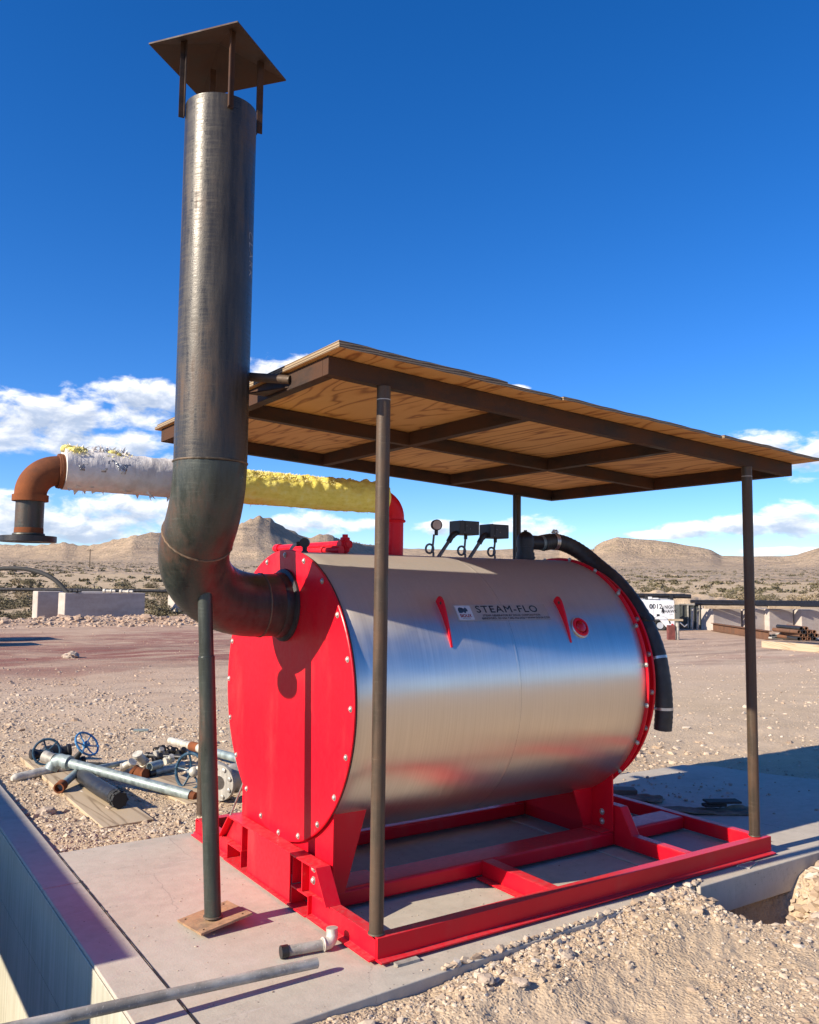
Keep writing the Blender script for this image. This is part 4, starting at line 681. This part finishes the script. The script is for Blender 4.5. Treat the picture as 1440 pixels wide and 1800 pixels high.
# ------------------------------------------------------------------ pile of pipes and valves on the gravel
GZ=-.045
def gp(x,y): return float(ground_h(np.array([x]),np.array([y]))[0])
def solo(q,name,m,o,label,cat,group=None,**k): return tag(q.build(name,m,origin=o,**k),label,cat,group)
def plank(c,size,rz,label):
    o=MB().obox((0,0,0),size,0).build('wooden_board','board',bevel=.004,smooth=30); o.location=c; o.rotation_euler=(R(.6),R(-1),R(rz)); return tag(o,label,'board','boards under the pipe pile')
plank((-.265,3.93,-.030),(.33,2.5,.042),1.5,'long weathered plywood board under the galvanised pipe near the trench wall'); plank((.36,3.70,-.042),(.36,1.35,.03),8,'short split board under the small fittings and dark handwheel')
q=thing('galvanised_pipe','long blue grey galvanised pipe with an elbow at its raised end','pipe',(0,3.6,0))
MB().cyl((-.330,4.06,.135),(.343,3.136,-.012),.037,24).build('tube','galv',q); MB().cyl((.343,3.136,-.012),(.368,3.102,-.018),.031,20).build('thread','rust',q)
dv=(Vector((-.33,4.06,.135))-Vector((.343,3.136,-.012))).normalized(); e0=Vector((-.315,4.039,.132))
MB().tube(bez([e0,e0+dv*.07,e0+dv*.12+Vector((-.01,0,-.025)),e0+dv*.13+Vector((-.03,.0,-.075))],5),[.050]*5+[.054]*5+[.05]*6,20).cyl(e0-dv*.012,e0+dv*.025,.055,22).build('elbow','galv',q); MB().cyl(e0+dv*.115+Vector((-.02,.01,.0)),e0+dv*.20+Vector((-.03,.01,.012)),.045,20).build('stub','valve_grey',q)
q=thing('pale_pipe','cream coloured pipe with brown coupling under the galvanised pipe elbow','pipe',(-.45,4.4,0))
MB().tube(bez([(-.665,4.35,-.012),(-.56,4.38,-.005),(-.36,4.42,.015)],6),[.020,.031]+[.036]*11,20).build('tube','galv_pale',q); MB().cyl((-.36,4.42,.015),(-.315,4.425,.02),.040,20).build('coupling','rust',q); MB().ball((-.27,4.43,.022),.048,16,(1.25,1,1)).build('cap','galv_pale',q)
q=thing('wrapped_tube','black plastic wrapped tube with ribbed end lying on the board','tube',(-.22,3.5,.03))
MB().tube(bez([(-.235,3.95,.045),(-.225,3.5,.046),(-.200,3.14,.044)],8),[.05]+[.056]*15+[.055],24).build('wrap','black_plastic',q); w=MB().cyl((-.2005,3.145,.044),(-.194,3.035,.042),.053,24).cyl((-.197,3.09,.043),(-.196,3.075,.043),.060,24)
for i in range(8):
    a=2*math.pi*i/8; w.cyl((-.199+.054*math.cos(a),3.12,.0435+.054*math.sin(a)),(-.1945+.054*math.cos(a),3.035,.0425+.054*math.sin(a)),.007,6)
w.build('ribbed_cap','tire',q)
q=thing('nipple_pipe','short grey pipe with rusty open coupling crossing the board','pipe',(-.34,3.85,.03))
MB().cyl((-.425,3.745,.026),(-.245,4.00,.07),.029,20).build('tube','galv',q); MB().pipe((-.412,3.764,.030),(-.452,3.707,.020),.040,.030,22).build('coupling','rust',q)
solo(MB().cyl((-.16,4.11,.045),(.22,4.33,.028),.022,16),'thin_pipe','galv',(0,4.2,.03),'thin grey pipe running from the board to the small fittings','pipe')
solo(MB().cyl((-.15,4.48,.035),(.19,4.29,.018),.011,10),'thin_bar','black_iron',(0,4.4,.03),'thin dark iron bar lying behind the thin grey pipe','bar')
def handwheel(c,axis,Rw,rw,m,parent,spokes=6):
    c=Vector(c); A=Vector(axis).normalized(); x=A.orthogonal().normalized(); y=A.cross(x); q=MB().ring(c,A,Rw,rw,40,10)
    for i in range(spokes):
        a=2*math.pi*i/spokes; d=x*math.cos(a)+y*math.sin(a); q.tube([c-A*.018+d*.02,c-A*.014+d*Rw*.6,c+d*Rw],[rw*.8,rw*.65,rw*.75],8)
        q.ball(c+d*Rw,rw*1.35,8)
    q.cyl(c-A*.03,c+A*.008,.026,16); o=q.build('handwheel',m,parent); MB().cyl(c+A*.008,c+A*.022,.011,6).build('nut','chrome_bolt',o); return o
v1=thing('gate_valve','dark gate valve lying down with dark blue handwheel at the board end','valve',(-.27,4.95,0))
MB().lathe([(.052,0),(.058,.004),(.058,.03),(.044,.034),(.044,.10),(.066,.12),(.07,.17),(.066,.22),(.044,.24),(.044,.30),(.058,.305),(.058,.335)],(-.41,5.03,.02),(1,.02,.06),20).cyl((-.245,5.0,.03),(-.30,4.80,.085),.030,16,.02).build('body','black_iron',v1)
handwheel((-.335,4.735,.10),(-.28,-.95,.22),.105,.0105,'dark_blue_paint',v1); MB().cyl((-.30,4.80,.085),(-.335,4.735,.10),.012,10).build('stem','valve_grey',v1)
v2=thing('gate_valve','small gate valve tipped back with bright blue handwheel','valve',(-.13,4.57,0))
MB().lathe([(.03,0),(.034,.004),(.034,.03),(.026,.034),(.04,.055),(.04,.10),(.026,.12),(.034,.124),(.034,.15)],(-.21,4.57,.025),(1,.1,.05),16).cyl((-.14,4.575,.05),(-.105,4.53,.12),.027,12,.018).build('body','black_iron',v2)
handwheel((-.075,4.475,.185),(.42,-.66,.62),.108,.009,'blue_paint',v2); MB().cyl((-.105,4.53,.12),(-.075,4.475,.185),.009,8).build('stem','valve_grey',v2)
v3=thing('flanged_valve','big grey flanged valve lying on its side with dark open handwheel','valve',(.58,3.15,0))
ax=Vector((.80,.42,0)).normalized(); o3=Vector((.505,3.00,.085))
bd=MB().lathe([(.050,0),(.052,.002),(.128,.004),(.130,.008),(.130,.034),(.127,.038),(.082,.046),(.078,.09),(.096,.13),(.108,.18),(.100,.235),(.078,.27),(.082,.30),(.128,.306),(.128,.336)],o3,ax,36).cyl(o3+ax*.18,o3+ax*.18+Vector((-.10,.24,.07)),.062,20,.045).build('body','valve_grey',v3)
b1=MB().lathe([(.016,0),(.016,.010),(.010,.012)],(0,0,0),-ax,6).build('bolt','chrome_bolt',bd,origin=(0,0,0)); pr_=ax.cross(Vector((0,0,1))); repeat(b1,[o3+ax*.003+(pr_*math.cos(R(45*i+20))+Vector((0,0,1))*math.sin(R(45*i+20)))*.103 for i in range(8)],bd); MB().cyl(o3-ax*.0005,o3+ax*.0015,.049,24).build('dark_bore_disc','gasket',bd)  # dark disc on the closed flange gives the bore its shade by colour
handwheel((.455,3.47,.085),(-.86,-.50,.12),.135,.0125,'dark_blue_paint',v3,5); MB().cyl(o3+ax*.18+Vector((-.10,.24,.07)),(.47,3.478,.085),.020,12).ball((.475,3.44,.085),.04,12).build('yoke','galv_pale',v3)
FT=[]
def bend(c,d0,d1,r,m,lab,nm='pipe_elbow'):
    c=Vector(c); d0=Vector(d0).normalized(); d1=Vector(d1).normalized(); q=MB().tube([c+d0*.055+d1*.0]+[c+d0*.04*math.cos(R(a))+d1*.04*math.sin(R(a)) for a in range(0,91,15)]+[c+d1*.055],r,16)
    q.cyl(c+d0*.045,c+d0*.068,r*1.18,16).cyl(c+d1*.045,c+d1*.068,r*1.18,16); return solo(q,nm,m,c,lab,'fitting')
bend((.215,3.96,-.005),(.4,-.7,.1),(-.5,.5,.5),.040,'rust','rust orange elbow fitting at the front of the small fittings'); bend((.19,4.17,.02),(-.9,.2,0),(.2,-.5,.6),.030,'galv_pale','pale elbow fitting on the end of the thin grey pipe'); bend((.295,4.23,.055),(-.4,-.3,.9),(.7,.3,-.4),.036,'galv_pale','pale upright elbow fitting behind the rust orange elbow')
q=thing('open_pipe','dark steel pipe with open threaded end on the split board','pipe',(.45,4.0,0)); MB().cyl((.325,3.955,.002),(.62,4.09,.005),.031,20).build('tube','galv',q); MB().pipe((.278,3.934,.0),(.33,3.957,.002),.034,.026,20).build('thread','black_iron',q)
solo(MB().pipe((.285,3.93,.055),(.395,3.985,.058),.034,.028,20),'pipe_sleeve','galv',(.34,3.95,.05),'short pale blue pipe sleeve resting on the open pipe','pipe')
solo(MB().cyl((.42,4.42,.05),(.66,4.14,.055),.022,14).cyl((.41,4.432,.05),(.43,4.408,.05),.028,12),'dark_pipe','black_iron',(.5,4.3,.05),'dark iron pipe lying across the heap of small fittings','pipe')
LF=['small black fitting at the top of the heap','small black tee fitting in the heap','small grey union in the heap','small dark bushing in the heap','small pale reducer in the heap','small black plug in the heap']
for i,(x,y,z,m) in enumerate([(.56,4.48,.06,'black_iron'),(.63,4.42,.045,'black_iron'),(.50,4.34,.07,'valve_grey'),(.44,4.18,.05,'black_iron'),(.50,4.08,.055,'galv_pale'),(.70,4.35,.05,'black_iron')]):
    q=MB().cyl((x-.035,y,z),(x+.035,y+.02,z+.006),.026,12).cyl((x,y+.01,z),(x+.006,y-.03,z+.045),.022,12).cyl((x-.042,y-.002,z),(x-.02,y+.004,z+.003),.032,8); solo(q,'pipe_fitting',m,(x,y,z-.03),LF[i],'fitting','small fittings heaped on the gravel')
for i in range(5):
    x=.52+.035*i; solo(MB().ring((x,4.50-.02*i,.075+.012*(i%2)),(.3+.5*(i%2),.6,.5),.024,.007,16,6),'chain_link','black_iron',(x,4.5,.05),'black chain link lying over the small fittings','chain link','chain links on the fittings heap')
q=thing('long_pale_pipe','long cream pipe with rusty coupling behind the fittings heap','pipe',(1.0,4.6,0)); MB().cyl((.865,5.16,.02),(.935,4.76,.025),.034,18).build('tube','galv_pale',q); MB().cyl((.935,4.76,.025),(.957,4.63,.026),.043,18).build('coupling','rust',q); MB().cyl((.957,4.63,.026),(1.16,3.50,.03),.036,18).build('tube','galv',q); MB().cyl((.957,4.63,.026),(.968,4.57,.026),.041,18).build('collar','galv_pale',q)
solo(MB().obox((.94,6.33,gp(.94,6.33)+.015),(.15,.05,.02),-.5),'steel_offcut','galv',(.94,6.33,-.05),'small blue grey steel offcut alone on the gravel','offcut')
# crumpled sacking on the right hand pad
def cloth(c,w,l,rz,seed,lab):
    q=MB(); nx,ny=26,20; M_=Matrix.Rotation(rz,3,'Z'); vs=[];fs=[]
    for i in range(nx+1):
        for j in range(ny+1):
            u=i/nx-.5;v=j/ny-.5; wob=1+.25*(fbm(np.array([u*3+seed]),np.array([v*3]),2,6)[0]-.5); h=.012+.06*max(0,fbm(np.array([u*5+seed]),np.array([v*9+seed]),3,4)[0]-.38); vs.append(Vector(c)+M_@Vector((u*w*wob,v*l*wob,h)))
    for i in range(nx):
        for j in range(ny): fs.append((i*(ny+1)+j,(i+1)*(ny+1)+j,(i+1)*(ny+1)+j+1,i*(ny+1)+j+1))
    o=q.add(vs,fs).build('sacking','cloth',origin=c,smooth=70); s=o.modifiers.new('t','SOLIDIFY'); s.thickness=.006; tag(o,lab,'cloth','sacking on the right hand pad')
cloth((3.10,.80,.002),.75,.16,R(-32),2.,'long crumpled tan sacking beside the right canopy post'); cloth((2.93,1.28,.002),.46,.17,R(-40),5.,'crumpled tan sacking behind the right end of the skid')
solo(MB().obox((3.26,.74,.075),(.24,.10,.014),-.5).obox((3.20,.76,.055),(.16,.06,.02),-.4),'rubber_scrap','tire',(3.2,.75,0),'black rubber scrap on the tan sacking by the right post','scrap',bevel=.004)
for (x,y,s) in((2.85,1.55,.55),): solo(MB().obox((x,y,.03),(.62,.12,.05),-.62),'dark_timber','dark_wood',(x,y,0),'dark timber lying behind the right end of the boiler skid','timber',bevel=.004)
rb=np.random.default_rng(5); k=170; x=rb.normal(3.5,.55,k); y=rb.normal(1.25,.35,k); ok=(x<4.4)&(y<1.85)&(x>2.75); x,y=x[ok],y[ok]; s=np.exp(rb.normal(np.log(.008),.5,len(x))); v,fq=stones(x,y,.006+s*.4,s,rb); tag(mesh_np('dirt_clods','rock',v,fq,False),'dirt clods strewn over the shaded right hand pad','dirt',kind='stuff')
# ------------------------------------------------------------------ unseen girder added beyond the trench to cast the shade on its wall
gd=thing('shade_girder','unseen raised girder on two posts added to shade the trench wall','girder',(-4.05,4.2,-.05))
MB().box(-4.2,-3.9,.745,9,1.105,1.125).box(-4.06,-4.04,.745,9,1.1255,1.70).box(-4.2,-3.9,.745,9,1.7005,1.72).build('beam','frame_steel',gd)
for y in(4.2,8.2): MB().box(-4.12,-3.98,y,y+.14,-.1,1.104).build('post','frame_steel',gd,bevel=.004)
# ------------------------------------------------------------------ yard and desert background, left
def block(c,L,Dp,H,rz,lab,grp=None):
    o=MB().obox((0,0,H/2),(L,Dp,H),0).build('concrete_block','dusty_concrete',bevel=.035,smooth=50); o.location=c; o.rotation_euler=(0,0,rz); return tag(o,lab,'concrete block',grp)
wl=Vector((r_.x,r_.y,0)).normalized(); wf=Vector((f_.x,f_.y,0)).normalized(); RZ=math.atan2(wl.y,wl.x)
block((6.98,31.65,-.12),3.15,.75,1.17,R(6),'large concrete block with red dust along its foot behind the rubble'); block((6.15,33.6,-.12),2.6,.75,1.20,R(3),'concrete block standing just behind the large block')
block((11.6,34.6,-.15),1.9,.7,1.05,R(10),'concrete block mostly hidden behind the chimney elbow'); block((13.6,39.4,.05),2.2,.7,1.0,R(8),'concrete block carrying the long pipe behind the chimney'); block((1.0,38.2,.05),2.2,.7,1.0,R(8),'concrete block carrying the left end of the long pipe'); block((-.2,22.2,-.2),2.4,1.5,1.45,R(5),'unseen concrete block added outside the left edge to shade the yard'); block((-.6,20.2,-.2),2.4,1.2,1.2,R(5),'lower unseen concrete block added at left to shade the yard')  # final pair, out of view, added to throw a shadow across the yard
solo(MB().tube([at(-160,1034.5,37.),at(60,1036.5,37.),at(330,1039.5,37.2)],.075,12),'long_pipe','black_iron',at(60,1036,37),'long dark pipe carried on blocks across the desert edge','pipe')
solo(MB().tube(bez([at(119,1043,32.6),at(104,1026,32.8),at(88,1014,33),at(66,1005,33.3),at(36,999.5,33.6),at(-10,1001,34),at(-60,1015,34.3)],6),.085,12),'black_hose','tire',at(60,1040,32),'thick black hose arching over the desert from the large block','hose')
for i,(u,v,L,m,lab) in enumerate([(133,1039,.42,'black_iron','rusty clamp bundle on top of the large concrete block'),(192,1039,.46,'galv_pale','pale pipe fitting on top of the large concrete block'),(222,1040,.5,'galv_pale','short pale pipe at the right end of the large concrete block')]):
    p=at(u,v,32.6); solo(MB().cyl(p-wl*L/2,p+wl*L/2,.055,10).cyl(p-wl*L/2,p-wl*(L/2-.08),.085,10).cyl(p+wl*L*.1,p+wl*L*.2,.08,10),'pipe_piece',m,p,lab,'pipe')
up_=thing('utility_pole','thin wooden utility pole on the desert plain below the hills','pole',(0,0,0)); q=at(157,1006,230); up_.location=(q.x,q.y,plain_h(230)); MB().cyl((q.x,q.y,plain_h(230)-.5),(q.x,q.y,plain_h(230)+5.2),.15,8,.11).build('shaft','twig',up_); MB().obox((q.x,q.y,plain_h(230)+4.8),(1.8,.12,.12),RZ).build('crossarm','twig',up_)
# ------------------------------------------------------------------ right background: light tower trailer
D=31.4; T0=at(1148,1103,D); T0.z=gp(T0.x,T0.y)
tr=thing('light_tower_trailer','white light tower trailer with folded mast and black numbers','trailer',T0)
def tp(a,b,z): return T0+wl*a+wf*b+Vector((0,0,z))
def tbox(a0,a1,b0,b1,z0,z1,q=None): return (q or MB()).obox(tp((a0+a1)/2,(b0+b1)/2,(z0+z1)/2),(a1-a0,b1-b0,z1-z0),RZ)
q=MB().prism([tp(-1.0,0,.50),tp(-1.0,0,1.10),tp(.80,0,1.10),tp(.80,0,.12),tp(.50,0,.12),tp(.22,0,.42),tp(.0,0,.50)],wf*1.1); bd=q.build('body','white_paint',tr,bevel=.02)
tbox(.05,.79,-.012,-.001,.42,1.02).build('door','white_paint',bd,bevel=.004); tbox(.0,.02,-.006,-.0005,.42,1.05,tbox(.02,.80,-.006,-.0005,.385,.40)).build('door_seam','trailer_grey',bd)
tbox(-.9,.75,.05,1.05,1.101,1.15).build('roof','trailer_grey',tr)
q=MB()
for b,z,a0,a1,rr_ in((.15,1.28,-1.4,1.45,.055),(.32,1.30,-1.4,1.3,.05),(.15,1.20,-1.2,.9,.03)): q.cyl(tp(a0,b,z),tp(a1,b,z),rr_,10)
q.cyl(tp(.75,.15,1.26),tp(1.45,.15,1.25),.075,12).obox(tp(.72,.2,1.22),(.12,.3,.2),RZ).obox(tp(-.2,.2,1.22),(.12,.3,.2),RZ).build('mast','black_iron',tr)
tbox(.0,.22,.0,.2,1.151,1.19,tbox(-.15,-.02,0,.2,1.151,1.23)).build('lamp_mount','white_paint',tr)
q=MB().ring(tp(.40,-.02,.38),wf,.25,.03,24,8); wv=MB().ring(tp(.28,.12,.18),wf,.20,.085,28,10).build('wheel','tire',tr); MB().cyl(tp(.28,.04,.18),tp(.28,.2,.18),.12,18).build('rim','trailer_grey',wv)
MB().tube([tp(.28+.36*math.cos(R(a)),.02,.2+.34*math.sin(R(a))) for a in range(10,171,16)],.035,6).build('fender','black_plastic',tr); tbox(-.7,1.35,.3,.45,.10,.17).build('chassis','black_iron',tr); MB().cyl(tp(.71,-.005,.21),tp(.71,-.03,.21),.045,12).build('tail_lamp','red_glass',tr)
def flat(txt,size,a,z,m,wx=1.,bold=0.,b=-.0135):
    vs,fs=text_geo(txt,size,0,bold,1.,'LEFT',wx); MB().add([tp(a+v[0],b,z+v[1]) for v in vs],fs).build('lettering',m,bd,smooth=0)
flat('0012',.24,-.13,.80,'ink',1.,.004); flat('NIGHT',.17,.43,.80,'ink',.78,.004); flat('HAWK',.17,.43,.65,'ink',.86,.004); flat('UTV',.07,.62,.56,'ink')
hk=[(.30,.62),(.34,.80),(.37,.92),(.40,.80),(.43,.72),(.41,.58),(.385,.66),(.36,.60),(.34,.70)]
MB().add([tp(a,-.014,z) for a,z in hk],[tuple(range(len(hk)))]).build('hawk_mark','ink',bd,smooth=0); tbox(.14,.25,-.0135,-.0125,.52,.60).build('sticker','ink',bd)
# post stand in front of the trailer
ps=thing('post_stand','rusty steel stand with a slanted timber post in front of the trailer','stand',(19.6,14.2,gp(19.6,14.2))); b0=ps.location
MB().cyl(b0,b0+Vector((0,0,.52)),.055,10).build('post','dull_pipe',ps); q=MB().obox(b0-wl*.2+Vector((0,0,.22)),(.22,.16,.44),RZ); q.build('base','red_brown',ps,bevel=.01); MB().obox(b0-wl*.05+Vector((0,0,.60)),(.42,.10,.06),RZ).build('top_board','timber',ps); MB().tube([b0+wl*.08+Vector((0,0,.52)),b0+wl*.22+Vector((0,0,.40)),b0+wl*.3+Vector((0,0,.47))],.02,8).build('handle','clamp',ps)
# pipe rack on a row of concrete blocks
LBK=['pale concrete rack block nearest the trailer','concrete rack block second from the trailer, left of the right canopy post','concrete rack block just right of the right canopy post','concrete rack block at the right edge with a dark gap beside it','concrete rack block beyond the right edge','last concrete rack block outside the frame']
for i,(u,w) in enumerate([(1268,1.25),(1322,.75),(1362,1.1),(1414,.9),(1475,1.3),(1545,1.3)]):
    p=at(u,1104,32.5); p.z=gp(p.x,p.y)-.05; block(p,w,.75,.86,RZ+R(17),LBK[i],'concrete blocks under the pipe rack')
LPP=['uppermost dark rack pipe','front dark rack pipe','thin middle rack pipe','rear dark rack pipe','lowest dark rack pipe']
for i,(v,rr_,dd,u0) in enumerate([(1057,.06,32.5,1214),(1061.5,.055,32.0,1222),(1059,.04,32.2,1290),(1056.5,.05,32.9,1240),(1064,.04,31.9,1330)]): solo(MB().tube([at(u0,v,dd),at(1600,v+3.5,dd)],rr_,10),'rack_pipe','black_iron',at(u0,v,dd),'%s lying along the tops of the concrete blocks'%LPP[i],'pipe','dark pipes on the concrete rack')
for i,(u,L,lab) in enumerate([(1273,1.5,'pale timber bearer on the rack block nearest the trailer'),(1378,1.2,'pale timber bearer on the rack blocks right of the canopy post')]): p=at(u,1068,31.9); solo(MB().obox(p,(L,.14,.10),RZ),'timber_bearer','timber',p,lab,'timber',bevel=.008)
for i,(u,s_) in enumerate([(1216,1.),(1226,.8)]): p=at(u,1098,32.2); p.z=gp(p.x,p.y); solo(MB().cyl(p,p+wl*.05+Vector((0,0,.82)),.05*s_,8),'rack_post','dull_pipe',p,['grey steel rack post beside the trailer','thin grey steel rack post second from the trailer'][i],'leg post')
p0=at(1254,1098,31.2);p1=at(1352,1114,26.5); p0.z=gp(p0.x,p0.y)+.16;p1.z=gp(p1.x,p1.y)+.14; d=(p1-p0).normalized(); s=d.cross(Vector((0,0,1))); q=MB()
q.prism([p0+s*a+Vector((0,0,b)) for a,b in((-.09,-.14),(.09,-.14),(.09,-.12),(.012,-.12),(.012,.12),(.09,.12),(.09,.14),(-.09,.14),(-.09,.12),(-.012,.12),(-.012,-.12),(-.09,-.12))],p1-p0); solo(q,'rusty_beam','old_rust',p0,'long rust red steel beam lying on the ground by the rack','beam',smooth=0)
p0=at(1344,1131,23.2);p1=at(1470,1146,21.3); p0.z=gp(p0.x,p0.y)+.08;p1.z=gp(p1.x,p1.y)+.08; o=MB().obox((0,0,0),((p1-p0).length,.24,.2),0).build('timber_baulk','timber',bevel=.012); o.location=(p0+p1)/2; o.rotation_euler=(0,0,math.atan2((p1-p0).y,(p1-p0).x)); tag(o,'long pale timber baulk on the ground in front of the rods','timber')
LR=['nearest rod','second rod','upper rod','rearmost rod','crooked rod','lowest rod','thin rod','long rod','short rod','top rod']
for i in range(10):
    u0=1346+ (i*37)%31; p0=at(u0,1106+(i*13)%15,27.5-.25*i); p1=at(1500+(i*29)%60,1103+(i*11)%17,26.0-.25*i); p0.z=gp(p0.x,p0.y)+.06+.035*(i%5); p1.z=gp(p1.x,p1.y)+.06+.04*((i+2)%5); solo(MB().tube([p0,p1],.035,8),'steel_rod','black_iron' if i%3 else 'dull_pipe',p0,'%s in the dark bundle of steel rods on the ground'%LR[i],'rod','rods stacked on the ground at right')
LE=['topmost','upper left','upper right','middle left','central','middle right','lower left','lower middle','lower right','bottom left','bottom middle','bottom right','leftmost','rightmost']
for i in range(14):
    u=1405+(i%4)*9+((i//4)%2)*4; v=1123-(i//4)*6; p=at(u,v,23.8); d=(wf*-.9+wl*random.uniform(-.25,.25)); solo(MB().pipe(p,p-d*1.4,.058,.042,12),'pipe_end','old_rust' if i%3 else 'black_iron',p,'%s rusty pipe stub in the heap behind the timber baulk'%LE[i],'pipe','rusty pipe stubs heaped at right')

# steel bin standing between the trailer and the rack
p=at(1210,1104,33.4); p.z=gp(p.x,p.y); sb=thing('steel_bin','dark grey ribbed steel bin between the white trailer and the pipe rack','bin',p); q=MB()
for a0,a1,b0,b1 in((-.42,.42,-.30,-.27),(-.42,.42,.27,.30),(-.42,-.39,-.27,.27),(.39,.42,-.27,.27)): q.obox(p+wl*((a0+a1)/2)+wf*((b0+b1)/2)+Vector((0,0,.46)),(a1-a0,b1-b0,.90),RZ)
q.build('body','dark_bin',sb)
for i in range(4): MB().obox(p+wl*(-.33+.22*i)+wf*-.325+Vector((0,0,.46)),(.05,.045,.88),RZ).build('rib','dull_pipe' if i%2 else 'dark_bin',sb)
MB().obox(p-wf*.31+Vector((0,0,.93)),(.9,.07,.05),RZ).build('lip','dull_pipe',sb)
